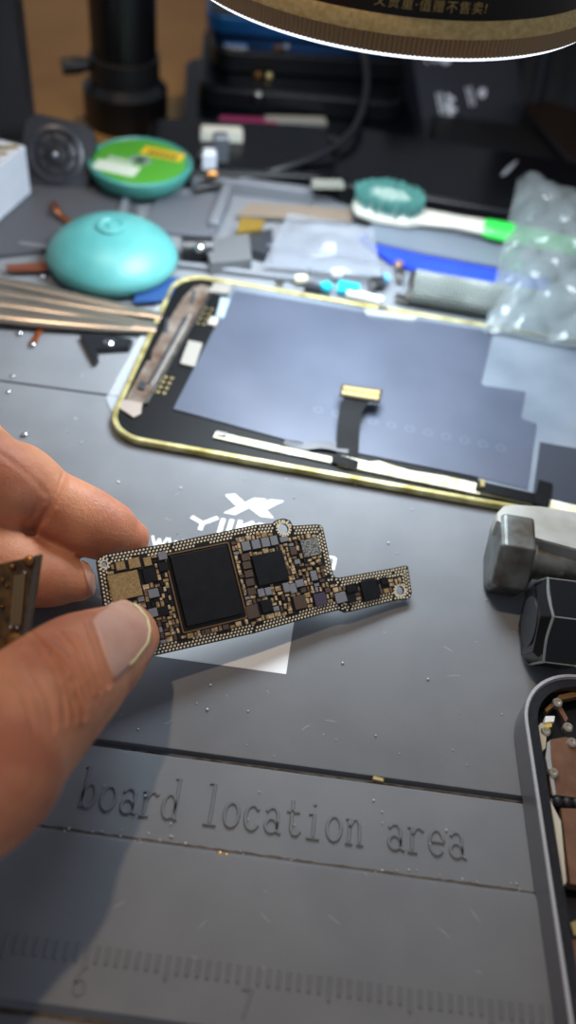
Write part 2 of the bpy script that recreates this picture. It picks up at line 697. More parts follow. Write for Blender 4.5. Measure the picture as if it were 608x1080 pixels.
for x, y, w_, h_ in ((171, 586.5, 9, 9), (161.6, 626, 11, 10), (161, 646.5, 9.5, 10), (259, 576.2, 9, 10.5), (269.5, 574.3, 9, 10.5), (279.5, 572.3, 9, 10.5), (288.6, 570.5, 8, 10.5),
                     (299, 569, 9, 6), (275, 625.5, 7, 9), (282.5, 624, 7, 9), (301.6, 620, 7, 11), (308.6, 621, 7, 11), (315.5, 615.5, 9, 8), (330.6, 607.5, 7, 11), (359, 630.5, 12.5, 12)):
    chip('grey_chip', x, y, w_, h_, M_GREY, .5)
for x, y, w_, h_ in ((127, 597, 9.5, 9.5), (141.5, 594, 12, 11.5), (155.5, 592.5, 8, 10), (246, 640, 3, 3)):
    chip('gold_pad_chip', x, y, w_, h_, M_GOLDC, .3)
# rows of tiny capacitors wherever the board is free
us = [p[0] for p in OUT]
vsl = [p[1] for p in OUT]
caps = []


def free(p, W_, H_):
    if any(math.hypot(p[0] - cc[0], p[1] - cc[1]) < r_ + .75 + W_ / 2 for cc, r_ in hp):
        return False
    return inside(p, OUT) and edist(p, OUT) > 1.75 + .5 * H_ and not any(abs(p[0] - a) < w2 + W_ / 2 and abs(p[1] - b_) < h2 + H_ / 2 for a, b_, w2, h2 in occupied)


sizes = [(1.25, .95), (.62, 1.05), (1.1, .6), (.95, .5), (.5, .9), (.5, .5)]
v = min(vsl)
while v < max(vsl):
    u = min(us)
    while u < max(us):
        order = rnd.sample(sizes[:5], 5) if rnd.random() < .9 else sizes[:]
        for W_, H_ in order + [sizes[5]]:
            p = (u + W_ / 2, v + H_ / 2)
            if free(p, W_, H_):
                caps.append((p[0], p[1], W_, H_))
                occupied.append((p[0], p[1], W_ / 2 + .1, H_ / 2 + .1))
                break
        u += .3
    v += .3
caps.sort(key=lambda t: -t[2] * t[3])


def cap(mb_, p):
    mb_.rbox(p[0], p[1], p[2], p[3], .02, .3, 0, .05)


for p in caps[:96]:
    mb = MB()
    cap(mb, p)
    mb.build('capacitor', rnd.choice([M_CAP, M_CAP, M_CAP, M_CAP, M_BROWN, M_GREY, M_GOLDC]), board, smooth=False)
mb = MB()
for p in caps[96:]:
    cap(mb, p)
if len(caps) > 96:
    so = tag(mb.build('small_capacitors', M_CAP, board, smooth=False), None, None, kind='stuff')
    for m_ in (M_BROWN, M_GOLDC, M_PCB):
        so.data.materials.append(m_)
    nf = len(so.data.polygons) // (len(caps) - 96)
    for k in range(len(caps) - 96):
        mi = rnd.choice([0, 0, 0, 0, 0, 1, 2, 3])
        for f in range(k * nf, (k + 1) * nf):
            so.data.polygons[f].material_index = mi

cam.dof.focus_distance = depth(FB.O + FB.u * FB.px(225, 618)[0] + FB.v * FB.px(225, 618)[1]) * U
cam.dof.aperture_fstop = cam.lens / 3.4
cam.dof.aperture_blades = 0

# ------------------------------------------------------------------ the hand
def bp(x, y, h):
    c = FB.px(x, y)
    return FB.O + FB.u * c[0] + FB.v * c[1] + FB.n * h


def hp_(x, y, z, r_px, ratio=.9):
    p = at(x, y, z)
    return (p, r_px * depth(p) / F_PX, ratio)


def W(x, y, z, r, ratio=.9):
    return (np.array([x, y, z], float), r, ratio)


def finger(mb_, spec, seg=28, sub=8):
    pts = [s[0] for s in spec]
    P, R = crom(pts, [s[1] for s in spec], sub)
    _, Q = crom(pts, [s[2] for s in spec], sub)
    n = len(P)
    rings = []
    for i in range(n):
        t = P[min(i + 1, n - 1)] - P[max(i - 1, 0)]
        t = t / np.linalg.norm(t)
        e = EYE - P[i]
        e = e - t * (e @ t)
        e /= np.linalg.norm(e)
        s = np.cross(t, e)
        rings.append((P[i], t, s, e, R[i], R[i] * Q[i]))
    full = []
    for end, lst in ((0, range(7)), (1, range(7))):
        p, t, s, e, r, rn = rings[0] if end == 0 else rings[-1]
        sgn = -1 if end == 0 else 1
        ext = []
        for k in range(1, 8):
            a = math.pi / 2 * k / 7.2
            ext.append((p + t * sgn * r * .9 * math.sin(a), t, s, e, r * math.cos(a), rn * math.cos(a)))
        if end == 0:
            full = ext[::-1] + rings
        else:
            full = full + ext
    vs, fs = [], []
    for p, t, s, e, r, rn in full:
        for k in range(seg):
            a = 2 * math.pi * k / seg
            vs.append(p + s * r * math.cos(a) + e * rn * math.sin(a))
    m_ = len(full)
    for i in range(m_ - 1):
        for k in range(seg):
            j = (k + 1) % seg
            fs.append((i * seg + k, i * seg + j, (i + 1) * seg + j, (i + 1) * seg + k))
    fs.append(tuple(range(seg))[::-1])
    fs.append(tuple((m_ - 1) * seg + k for k in range(seg)))
    mb_._add(vs, fs)


M_SKIN = mat('skin', '#d2926f', .5, spec=.32, col2='#b57256', nscale=95, bump=.5, bscale=1300, dist=.0002, sss=.3, sssr=(1, .28, .14))
hand = thing('person', 'bare left hand pinching the black logic board above the mat', 'person', (-70, 95, 0))
hb = MB()
# thumb (measured along its axis, tip first)
tipc = bp(134, 668, 6.6)
finger(hb, [(tipc, 33 * depth(tipc) / F_PX, .62), hp_(112, 686, 24.5, 49, .74), hp_(84, 705, 27.5, 60, .84), hp_(42, 742, 31, 71, .86), hp_(0, 786, 34, 79, .9), hp_(-50, 838, 37, 84, .9),
            W(-66, 26, 42, 17), W(-84, 8, 46, 19)])
# index, behind the board
finger(hb, [hp_(137, 570, 11.2, 23, .8), hp_(124, 564.5, 12.2, 31, .86), hp_(98, 553, 14, 36.5, .9), hp_(72, 541, 15.5, 38, .92), hp_(50, 530, 17, 37.5, .92), hp_(20, 514, 20, 47, .92),
            hp_(-20, 502, 24, 53, .95), W(-82, 133, 31, 10.6), W(-98, 112, 42, 12), W(-104, 80, 47, 14)])
# middle, ring and little finger curl in below
finger(hb, [hp_(84, 615, 7.5, 20, .85), hp_(64, 611, 8, 30, .9), hp_(34, 605, 9, 37, .9), hp_(0, 596, 12, 42, .9), W(-76, 112, 19, 9.2), W(-101, 106, 40, 11.5), W(-108, 78, 47, 14)])
finger(hb, [W(-50, 92, 9, 6.6), W(-60, 97, 11, 7.8), W(-74, 103, 19, 8.4), W(-90, 104, 31, 9.2), W(-107, 92, 41, 11), W(-112, 68, 46, 14)])
finger(hb, [W(-56, 78, 8, 5.6), W(-66, 83, 11, 6.6), W(-80, 88, 20, 7.2), W(-96, 86, 32, 8), W(-110, 74, 40, 10), W(-114, 52, 44, 13)])
# palm and wrist
finger(hb, [W(-100, 88, 46, 15, .75), W(-98, 66, 47, 23, .62), W(-94, 44, 47, 27, .62), W(-92, 20, 47, 27, .66), W(-96, -8, 48, 24, .72), W(-104, -40, 49, 24, .78), W(-116, -80, 50, 28, .85), W(-128, -120, 51, 31, .88)])
finger(hb, [W(-70, 30, 42, 17), W(-84, 46, 45, 17), W(-98, 76, 46, 15)])
ho = hb.build('body', M_SKIN, hand, world=True)
rm = ho.modifiers.new('r', 'REMESH')
rm.mode = 'VOXEL'
rm.voxel_size = .0005
rm.use_smooth_shade = True
sm = ho.modifiers.new('s', 'SMOOTH')
sm.iterations = 12
sm.factor = .5
dg = bpy.context.evaluated_depsgraph_get()
me = bpy.data.meshes.new_from_object(ho.evaluated_get(dg))
ho.modifiers.clear()
old = ho.data
ho.data = me
bpy.data.meshes.remove(old)
nv = len(me.vertices)
co_ = np.empty(nv * 3)
me.vertices.foreach_get('co', co_)
co_ = co_.reshape(-1, 3) / U + np.array([-70, 95, 0])
nr = np.empty(nv * 3)
me.vertices.foreach_get('normal', nr)
nr = nr.reshape(-1, 3)
rel = co_ - EYE
dz = rel @ _fw
PX = np.stack([304 + F_PX * (rel @ RT) / dz, 540 + F_PX * (rel @ DN) / dz], 1)
face = np.clip(-(nr * rel).sum(1) / np.linalg.norm(rel, axis=1) * 1.6, 0, 1)


def poly_d(pl):
    best = np.full(nv, 1e9)
    for a, c in zip(pl[:-1], pl[1:]):
        a, c = np.array(a, float), np.array(c, float)
        d = c - a
        t = np.clip(((PX - a) @ d) / (d @ d), 0, 1)
        best = np.minimum(best, np.linalg.norm(PX - a - t[:, None] * d, axis=1))
    return best


disp = np.zeros(nv)
for pl, dep, wd in [
    ([(69, 495), (64, 512), (55, 530), (46, 546), (30, 564)], .42, 3.2),
    ([(74, 499), (69, 516), (61, 534)], .12, 1.8), ([(62, 494), (57, 512), (48, 530)], .12, 1.8), ([(0, 478), (30, 500), (48, 520)], .12, 3),
    ([(30, 664), (44, 678), (62, 694), (74, 711), (80, 736), (88, 758)], .42, 1.9),
    ([(66, 668), (80, 684), (88, 705), (97, 730)], .3, 1.6), ([(52, 690), (66, 709), (72, 729), (78, 760)], .36, 1.7),
    ([(40, 690), (56, 706), (66, 732), (68, 765)], .24, 1.7), ([(78, 668), (90, 686), (98, 708), (106, 730)], .16, 1.8),
    ([(20, 690), (38, 712), (52, 740), (56, 772)], .14, 2.4), ([(70, 690), (84, 716), (92, 744)], .2, 1.6), ([(58, 672), (72, 690), (84, 722)], .14, 1.6), ([(0, 700), (24, 730), (36, 770)], .12, 2.6),
    ([(60, 640), (44, 650), (34, 662)], .15, 2.2),
    ([(92, 657), (99, 676), (108, 700), (114, 723)], .22, 2.4)]:
    disp -= dep * (1.2 if pl[0][1] < 640 else 2.6) * np.exp(-(poly_d(pl) / wd) ** 2) * face
    disp += dep * (.4 if pl[0][1] < 640 else 1.1) * np.exp(-((poly_d(pl) - wd * 2) / wd) ** 2) * face
co2 = (co_ + nr * disp[:, None] - np.array([-70, 95, 0])) * U
me.vertices.foreach_set('co', co2.astype(np.float32).ravel())
me.materials.clear()
me.materials.append(M_SKIN)
for p in me.polygons:
    p.use_smooth = True
me.update()
from mathutils.bvhtree import BVHTree
bvh = BVHTree.FromPolygons([tuple(v) for v in (co2 / U + np.array([-70, 95, 0]))], [tuple(p.vertices) for p in me.polygons])


def surf(x, y, lift):
    d = Vector(ray(x, y)).normalized()
    hit = bvh.ray_cast(Vector(EYE), d)
    if hit[0] is None:
        return None
    return np.array(hit[0]) + np.array(hit[1]) * lift - np.array(d) * 0


nt = M_SKIN.node_tree
vo = nt.nodes.new('ShaderNodeTexVoronoi')
vo.feature = 'DISTANCE_TO_EDGE'
vo.inputs['Scale'].default_value = 900
nz = nt.nodes.new('ShaderNodeTexNoise')
nz.inputs['Scale'].default_value = 160
tcn = next(n_ for n_ in nt.nodes if n_.type == 'TEX_COORD')
mx = nt.nodes.new('ShaderNodeVectorMath')
mx.operation = 'MULTIPLY_ADD'
mx.inputs[1].default_value = (.004, .004, .004)
nt.links.new(tcn.outputs['Object'], nz.inputs['Vector'])
nt.links.new(nz.outputs['Color'], mx.inputs[0])
nt.links.new(tcn.outputs['Object'], mx.inputs[2])
nt.links.new(mx.outputs[0], vo.inputs['Vector'])
mr = nt.nodes.new('ShaderNodeMapRange')
mr.inputs['From Max'].default_value = .12
nt.links.new(vo.outputs['Distance'], mr.inputs['Value'])
b2 = nt.nodes.new('ShaderNodeBump')
b2.inputs['Strength'].default_value = .16
b2.inputs['Distance'].default_value = .00012
b1_ = next(n_ for n_ in nt.nodes if n_.type == 'BUMP' and n_ != b2)
nt.links.new(mr.outputs[0], b2.inputs['Height'])
nt.links.new(b1_.outputs['Normal'], b2.inputs['Normal'])
nt.links.new(b2.outputs['Normal'], nt.nodes['Principled BSDF'].inputs['Normal'])
M_NAIL = mat('fingernail', '#dc9a86', .34, spec=.3, col2='#e2a896', nscale=200, sss=.3)
M_NEDGE = mat('nail_edge', '#d5c99a', .4)


def nail(name, m_, poly_, ctr, lift, edge_from=0.0, side=None, nr_=8, seg_=40, parent=hand):
    pl = poly_ + [poly_[0]]
    cum = [0]
    for a, c in zip(pl[:-1], pl[1:]):
        cum.append(cum[-1] + math.dist(a, c))

    def bd(t):
        s = t * cum[-1]
        for i in range(len(pl) - 1):
            if s <= cum[i + 1] + 1e-9:
                k = (s - cum[i]) / (cum[i + 1] - cum[i])
                return (pl[i][0] + (pl[i + 1][0] - pl[i][0]) * k, pl[i][1] + (pl[i + 1][1] - pl[i][1]) * k)
        return pl[-1]

    span = side or (0, 1)
    closed = side is None
    cols = []
    for i in range(seg_ + (0 if closed else 1)):
        b_ = bd((span[0] + (span[1] - span[0]) * i / seg_) % 1.0)
        col, last = [], None
        for k in range(nr_ + 1):
            f = edge_from + (1 - edge_from) * k / nr_
            x, y = ctr[0] + (b_[0] - ctr[0]) * f, ctr[1] + (b_[1] - ctr[1]) * f
            lf = lift if k < nr_ else lift - .25
            s = surf(x, y, lf)
            if s is None:
                s = last if last is not None else surf(ctr[0], ctr[1], lift)
                dd = ray(x, y)
                s = EYE + dd * ((s - EYE) @ _fw + .25)
            last = s
            col.append(s)
        cols.append(col)
    mb_ = MB()
    vs = [p for c in cols for p in c]
    L = nr_ + 1
    fs = []
    for i in range(len(cols) if closed else len(cols) - 1):
        j = (i + 1) % len(cols)
        for k in range(nr_):
            fs.append((i * L + k, i * L + k + 1, j * L + k + 1, j * L + k))
    mb_._add(vs, fs)
    bmesh.ops.remove_doubles(mb_.bm, verts=mb_.bm.verts[:], dist=.02)
    for _ in range(3):
        bmesh.ops.smooth_vert(mb_.bm, verts=[v_ for v_ in mb_.bm.verts if not v_.is_boundary], factor=.5, use_axis_x=True, use_axis_y=True, use_axis_z=True)
    return mb_.build(name, m_, parent, world=True, solid=.25)


NP = [(97, 655), (104, 646), (116, 637), (131, 632), (146, 640), (156, 652), (159, 664), (156, 679), (142, 697), (120, 719), (113, 701), (105, 678)]
tn = nail('thumb_nail', M_NAIL, NP, (126, 673), .32)
nail('nail_edge', M_NEDGE, NP, (126, 673), .42, .9, (.235, .60), 3, 30, parent=tn)
nail('finger_nail', M_NAIL, [(86, 591), (93, 594), (99, 606), (101, 620), (98, 630), (93, 620), (89, 605)], (94, 609), .3, nr_=4, seg_=20)

# second board, tucked against the thumb
dd = ray(36, 588)
O2 = EYE + dd * 152.0
FS = Frame(O2, RT * .97 - DN * .2, -_fw + RT * -.15 + DN * -.1)
M_SM = mat('dark_bronze_board', '#33240f', .4, .3, col2='#6a4c22', nscale=500)
M_RES = mat('smoky_edge', '#4a443e', .35)
s2 = thing('board_fragment', 'small dark board piece with brass posts tucked into the hand, cut by the photo edge', 'circuit board', frame=FS)
def fs(x, y):
    return FS.px(x, y)


MB().prism([fs(-40, 604), fs(43, 585), fs(28, 684), fs(-50, 700)], -1.2, 0).build('board_body', M_SM, s2, smooth=False)
MB().prism([fs(38, 586), fs(43, 585), fs(28, 684), fs(22, 685)], .02, .35, .06).build('edge_strip', M_RES, s2)
M_BRASS = mat('brass', '#8c6136', .32, .9)
for x, y, r, h in ((32, 592, .95, 1.1), (15, 676, 1.45, 1.0), (14, 598, .5, .9), (-14, 604, .9, 1)):
    c = fs(x, y)
    MB().lathe([(r, 0), (r, h * .5), (r * .8, h * .85), (r * .4, h)], (c[0], c[1], 0), seg=20).build('brass_post', M_BRASS, s2)
c0, c1 = fs(22, 606), fs(17, 660)
mb = MB()
for k in range(4):
    o_ = (k - 1.5) * .48
    mb.tube([(c0[0] + o_, c0[1], .4), (c1[0] + o_, c1[1], .4)], .22, 8)
mb.build('ribbed_connector', mat('connector_bronze', '#8a7a5c', .35, .4), s2)
for x, y in ((27, 604), (8, 618), (4, 612), (12, 662), (19, 662), (3, 640)):
    c = fs(x, y)
    MB().ball((c[0], c[1], .35), .34).build('solder_bead', M_SHINY if x > 10 else M_BRASS, s2)
#PART3

# ------------------------------------------------------------------ phone display lying face down
A_ = at(118, 440, 2.2)
nd = np.array([-.02, 0, 1.0])
FD = Frame(A_, [1, 0, 0], nd)
e0, e1 = FD.px(150, 466), FD.px(608, 548)
FD = Frame(A_, FD.u * (e1[0] - e0[0]) + FD.v * (e1[1] - e0[1]), nd)
def fd(x, y, h=0.0):
    return FD.px(x, y, h)


vb = np.mean([fd(150, 466)[1], fd(500, 527)[1], fd(608, 548)[1]])
vt = np.mean([fd(230, 293)[1], fd(400, 324)[1], fd(608, 357)[1]])
ul = np.mean([fd(121, 420)[0], fd(180, 309)[0]])
ur = ul + 147
disp_ = thing('phone_display', 'detached phone display lying face down with gold rim and grey backing plate', 'phone screen', frame=FD)
M_RIM = mat('yellow_gold_rim', '#8a7a38', .32, .5, col2='#d6cc94', nscale=150, bump=.3, bscale=900, dist=.0002)
outer = rrect(ul, ur, vb, vt, 9.5, 10)
inner = rrect(ul + 1.3, ur - 1.3, vb + 1.3, vt - 1.3, 8.4, 10)
inner2 = rrect(ul + 2.1, ur - 2.1, vb + 1.9, vt - 2.1, 7.8, 10)
MB().ring(outer, inner, -1.6, .15).build('rim', M_RIM, disp_, bevel=.2)
MB().prism(rrect(ul + .3, ur - .3, vb + .3, vt - .3, 9.2, 10), -2.2, -1.2).build('front_glass', M_BLKGLOSS, disp_)
MB().prism(inner, -1.1, -.45).build('back_layer', mat('display_black', '#08090b', .5, spec=.2), disp_, smooth=False)
M_ADH = mat('white_adhesive', '#e6e3d2', .35, col2='#b8b183', nscale=260, bump=.3, bscale=700)


def flat(name, pts, h0, h1, m_, bev=0, parent=disp_, clip=False):
    return MB().prism([(min(fd(*p, h1)[0], ur - 2), min(max(fd(*p, h1)[1], vb + 1), vt - 1)) if clip else fd(*p, h1) for p in pts], h0, h1, bev).build(name, m_, parent, smooth=False)


# earpiece strip at the short edge
M_COPGLASS = mat('bronze_mirror', '#7a5c48', .28, .7, col2='#b9aca0', nscale=140)
flat('speaker_strip', [(131, 424), (146, 433), (152, 424), (220, 309), (222, 303), (213, 300), (204, 303), (195, 312), (183, 330)], -.45, .0, M_COPGLASS)
flat('strip_rail', [(152, 425), (156, 425), (223, 310), (219.5, 309)], 0, .35, M_STEEL)
flat('strip_rail', [(159, 406), (161.5, 407), (203, 332), (200.5, 331)], 0, .25, mat('pale_steel', '#d9d6cf', .22, .8))
flat('strip_slot', [(155.5, 404), (158, 405), (198, 334), (195, 333)], 0.0, .3, M_DARK)
flat('strip_block', [(145, 409), (152, 411), (155, 403), (148, 401)], 0, .5, M_DARK)
flat('corner_patch', [(126, 430), (141, 440), (149, 436), (150, 425), (135, 422), (127, 421)], -.3, .1, mat('pinkish_metal', '#b9aaa0', .35, .5))
for x, y in ((158, 372), (175.5, 343), (203, 313)):
    flat('bright_tab', [(x - 3, y + 8), (x + 1.5, y + 8), (x + 3.5, y - 7), (x + 0, y - 8)], 0, .28, M_SHINY)
# pads and shields in the black margin
M_PALE = mat('pale_shield', '#96928a', .4, .3)
flat('shield_can', [(190, 383), (205.5, 386.5), (214, 361.5), (199, 358.5)], -.4, .35, M_PALE, .12)
flat('shield_can', [(220, 307), (241, 309.5), (246, 299.5), (226, 297.5)], -.4, .2, M_PALE, .1)
flat('ribbed_pad', [(228, 333), (236, 335.5), (243, 315), (233, 313)], -.4, .3, mat('pale_blue_pad', '#8798a0', .4), .1)
flat('small_pad', [(219, 341), (228, 343), (231, 335), (223, 333.5)], -.4, .15, mat('grey_pad', '#a29c90', .45), .06)
for bx, by in ((167, 412), (209, 339.5)):
    for r_ in range(4):
        for k in range(2):
            x, y = bx + k * 6.5 + r_ * 2.7, by - r_ * 5.2 + k * 1.3
            c = fd(x, y)
            MB().lathe([(.5, -.42), (.5, -.3), (.32, -.28)], (c[0], c[1], 0), seg=12).build('gold_contact', M_GOLD, disp_)
# grey backing plate over a pale film
M_FILM = mat('pale_film', '#6b737d', .3, .2, spec=.5, col2='#7d858f', nscale=45, bump=.1, bscale=120, dist=.0006)
M_PLATE = mat('grey_backing', '#474c5a', .42, .25, spec=.5, col2='#505564', nscale=40, bump=.15, bscale=70, dist=.0006)
flat('film_layer', [(240, 314), (247, 300), (400, 328), (521, 345), (640, 366), (720, 380), (720, 555), (620, 543), (505, 519), (505, 500)], -.45, -.3, M_FILM, clip=True)
flat('backing_plate', [(183, 431), (247, 306), (385, 329), (389, 334.5), (436, 340), (441, 337), (521, 349.5), (508, 404), (511, 406.5), (555, 413), (550, 439), (552, 442), (566.5, 447), (557, 516), (500, 502), (380, 478), (300, 463)],
     -.3, -.1, M_PLATE)
flat('dark_window', [(570, 466), (620, 475), (620, 540), (562, 526)], -.28, -.05, mat('dark_window', '#33363f', .3))
flat('top_seam', [(384, 325), (387, 331.5), (437, 338), (441, 333)], -.2, .25, mat('seam_grey', '#a3a8a6', .4, .3))
flat('adhesive_strip', [(356, 490), (440, 507.5), (506, 521), (506, 510), (470, 502), (432, 496), (412, 490), (400, 486), (390, 487), (360, 480)], -.3, .2, M_ADH)
flat('adhesive_strip', [(225, 461), (290, 475.5), (350, 488), (350, 482), (290, 469), (228, 455)], -.3, .1, M_ADH)
flat('adhesive_strip', [(505, 520), (608, 542), (640, 547), (640, 541), (608, 533), (506, 509)], -.3, .1, M_ADH)
mb = MB()
for k in range(11):
    x, y = 336 + k * 19.3, 432 + k * 4.0
    c = fd(x, y)
    r = 1.25
    o_ = [(c[0] + r * math.cos(a * math.pi / 10), c[1] + r * math.sin(a * math.pi / 10)) for a in range(20)]
    i_ = [(c[0] + .8 * r * math.cos(a * math.pi / 10), c[1] + .8 * r * math.sin(a * math.pi / 10)) for a in range(20)]
    mb.ring(o_, i_, -.12, -.07)
mb.build('embossed_dots', mat('plate_emboss', '#636978', .45, .3), disp_)
for x, y in ((234, 459), (404, 327), (295, 299)):
    c = fd(x, y)
    MB().rbox(c[0], c[1], 2.6, 1.5, -.3, .55, 0, .15).build('clip', M_STEEL, disp_)


def ribbon(name, pts, wid, hs, m_, th=.12, sub=12):
    """flat flex following points with heights"""
    P = [np.array([*fd(*p, h), h]) for p, h in zip(pts, hs)]
    PP, WW = crom(P, wid, sub)
    mb_ = MB()
    vs = []
    n = len(PP)
    for i, p in enumerate(PP):
        t = PP[min(i + 1, n - 1)] - PP[max(i - 1, 0)]
        s = np.array([-t[1], t[0], 0])
        s /= np.linalg.norm(s)
        vs += [p + s * WW[i] / 2, p - s * WW[i] / 2]
    mb_._add(vs, [(2 * i, 2 * i + 1, 2 * i + 3, 2 * i + 2) for i in range(n - 1)])
    return mb_.build(name, m_, disp_, solid=th, smooth=False)


M_FLEX = mat('black_flex', '#0a0a0c', .6, spec=.12)
ribbon('flex_cable', [(366, 490), (367, 470), (368, 450), (371, 432), (378, 418)], [5.6, 5.6, 5.6, 5.8, 6.4], [-.2, .6, 2.0, 3.0, 3.2], M_FLEX)
ribbon('flex_branch', [(368, 474), (340, 469), (318, 471), (300, 466)], [3.2, 2.8, 2.4, 2.0], [.4, .35, .2, .0], mat('grey_flex', '#4a4b4f', .25, spec=.6))
ribbon('flex_stub', [(352, 483), (366, 487), (378, 490)], [3.2, 3.4, 2.6], [.3, .5, .3], M_FLEX)
def conn(name, q, h, m1, m2):
    cs = [fd(*p, h + .5) for p in q]
    cn = MB().prism(cs, h, h + .5, .1).build(name, m1, disp_, smooth=False)
    cx, cy = sum(c[0] for c in cs) / 4, sum(c[1] for c in cs) / 4
    vdir = ((cs[3][0] - cs[0][0]) / 2, (cs[3][1] - cs[0][1]) / 2)
    for sg_ in (-.42, .42):
        MB().prism([(cx + (c[0] - cx) * .9 * 1 - vdir[0] * (1 if k_ < 2 else -1) * -.72 + vdir[0] * sg_, cy + (c[1] - cy) - vdir[1] * (1 if k_ < 2 else -1) * -.72 + vdir[1] * sg_) for k_, c in enumerate(cs)], h + .5, h + .66, .03).build('gold_contacts', m2, cn, smooth=False)


conn('flex_connector', [(358, 417), (401, 424), (404, 411), (361, 405)], 3.3, mat('connector_dark', '#3a3021', .35, .4), M_GOLD)
ribbon('flex_tail', [(503, 512), (530, 518), (556, 524), (574, 528)], [3.4, 3.4, 3.6, 3.8], [.5, .9, .8, .5], M_FLEX)
ribbon('flex_fold', [(576, 508), (573, 524), (568, 541)], [3.4, 3.6, 3.6], [.5, .8, .2], M_FLEX)
c = fd(508, 513)
MB().rbox(c[0], c[1], 1.2, 2.6, .6, 1.3, 0, .2).build('flex_stud', M_GOLD, disp_)
# clear protective film sticking out at the short edge
M_CLEAR = mat('clear_film', '#dfe6ea', .08, alpha=.22, spec=.6)
flat('clear_film', [(112, 420), (121, 440), (190, 310), (176, 304)], -1.5, -1.42, M_CLEAR)

# ------------------------------------------------------------------ phone housing, bottom right
ZH = 8.0
h0, h1 = at(557, 780, ZH), at(594, 1030, ZH)
ydir = (h0 - h1)
FH = Frame(h0, np.cross(ydir, [0, 0, 1.0]), [0, 0, 1])
ytop = FH.px(608, 715.5)[1] + .9
M_SIL = mat('housing_silver', '#7b7a7e', .36, .35)
hs_ = thing('phone_housing', 'opened phone housing with silver side rim and copper shields, at the photo edge', 'phone', frame=FH)
ho_ = rrect(0, 71, ytop - 146, ytop, 11.5, 12)
hi_ = rrect(.9, 70.1, ytop - 145.1, ytop - .9, 10.8, 12)
hi2 = rrect(2.6, 68.4, ytop - 143.4, ytop - 2.6, 9.2, 12)
MB().ring(ho_, hi_, -7.6, -.25).build('side_frame', M_SIL, hs_, bevel=.25)
MB().ring(rrect(.05, 70.95, ytop - 145.95, ytop - .05, 11.4, 12), rrect(.6, 70.4, ytop - 145.4, ytop - .6, 11, 12), -.3, .05).build('rim_edge', mat('rim_bright', '#d8d8da', .25, .5), hs_)
MB().ring(hi_, hi2, -5, -.35).build('inner_gasket', mat('gasket_black', '#17181c', .3, spec=.6, bump=.5, bscale=900), hs_)
MB().prism(hi_, -7.7, -6.2).build('back_shell', M_BLACK, hs_, smooth=False)


def fh(x, y, h):
    return FH.px(x, y, h)


def hflat(name, pts, h0_, h1_, m_, bev=0.1, label=None):
    o_ = MB().prism([fh(x, y, h1_) for x, y in pts], h0_, h1_, bev).build(name, m_, hs_, smooth=False)
    if label:
        o_['label'] = label
    return o_


M_COP = mat('copper_shield', '#7d5a46', .36, .6, col2='#96705a', nscale=200, bump=.3, bscale=250, dist=.0004)
M_BEIGE = mat('beige_bracket', '#b5ab90', .45, .2)
hflat('copper_shield', [(580, 780), (597, 777), (612, 781), (720, 800), (720, 856), (582, 838), (577, 800)], -4, -1.6, M_COP)
hflat('shield_edge', [(577.5, 783), (580.5, 780.5), (581.5, 800), (587, 838), (584, 839), (576, 799)], -3, -1.4, mat('bright_edge', '#d7d6d2', .25, .7))
hflat('copper_shield', [(592, 852), (700, 856), (690, 944), (602, 932)], -4, -1.6, M_COP)
hflat('white_strip', [(574, 843), (580, 842), (592, 866), (598, 930), (592, 940), (589, 933)], -4, -1.5, mat('ivory_strip', '#cdc8b6', .5))
hflat('bracket', [(567, 767), (571, 762), (574, 763), (577, 776), (576, 789), (570, 794), (568, 780)], -4, -1.2, M_BEIGE)
hflat('white_block', [(575, 762), (585, 761), (586, 755), (576, 755)], -3, -.8, M_WHITE)
hflat('yellow_tab', [(574, 770), (583, 766), (582, 761), (575, 762)], -3, -1.0, mat('yellow_tab', '#d8bd5a', .4, .3))
hflat('copper_strip', [(587, 744), (591, 742), (600, 758), (597, 762)], -2.5, -1.6, M_COP)
hflat('copper_rail', [(575, 748), (590, 733), (612, 728), (640, 727), (640, 731), (612, 734), (592, 738), (577, 751)], -3.5, -2.2, mat('copper_rail', '#9a7448', .4, .6))
hflat('gold_contact', [(602, 973), (609, 970), (611, 985), (606, 987)], -3, -1.6, M_GOLD)
hflat('copper_shield', [(604, 990), (690, 1000), (690, 1100), (612, 1080)], -4.5, -2.4, M_COP)
for x, y in ((588.5, 741), (599.5, 767), (576, 771.5), (604, 783), (584, 815)):
    c = fh(x, y, -1.2)
    s_ = MB().lathe([(1.0, -2.2), (1.0, -1.1), (.75, -.8), (0.45, -.8), (.35, -1.1), (0, -1.1)], (c[0], c[1], 0), seg=16).build('screw', mat('screw_silver', '#c9bfb0', .3, .85), hs_)
mb = MB()
for k in range(6):
    c = fh(583 + k * 5, 846 + k * .5, -2.5)
    mb.ball((c[0], c[1], -3 + (k % 2) * .7), 1.1)
MB().prism(rrect(37, 67, ytop - 128, ytop - 42, 2, 4), -6.2, -2, .3).build('battery', mat('battery_black', '#191a1d', .5), hs_)
MB().prism(rrect(40, 66, ytop - 34, ytop - 6, 5, 5), -6.2, -1.4, .4).build('camera_plate', mat('camera_plate', '#26272b', .4, .3), hs_)
mb.build('black_foam', mat('black_foam', '#17161a', .5), hs_)

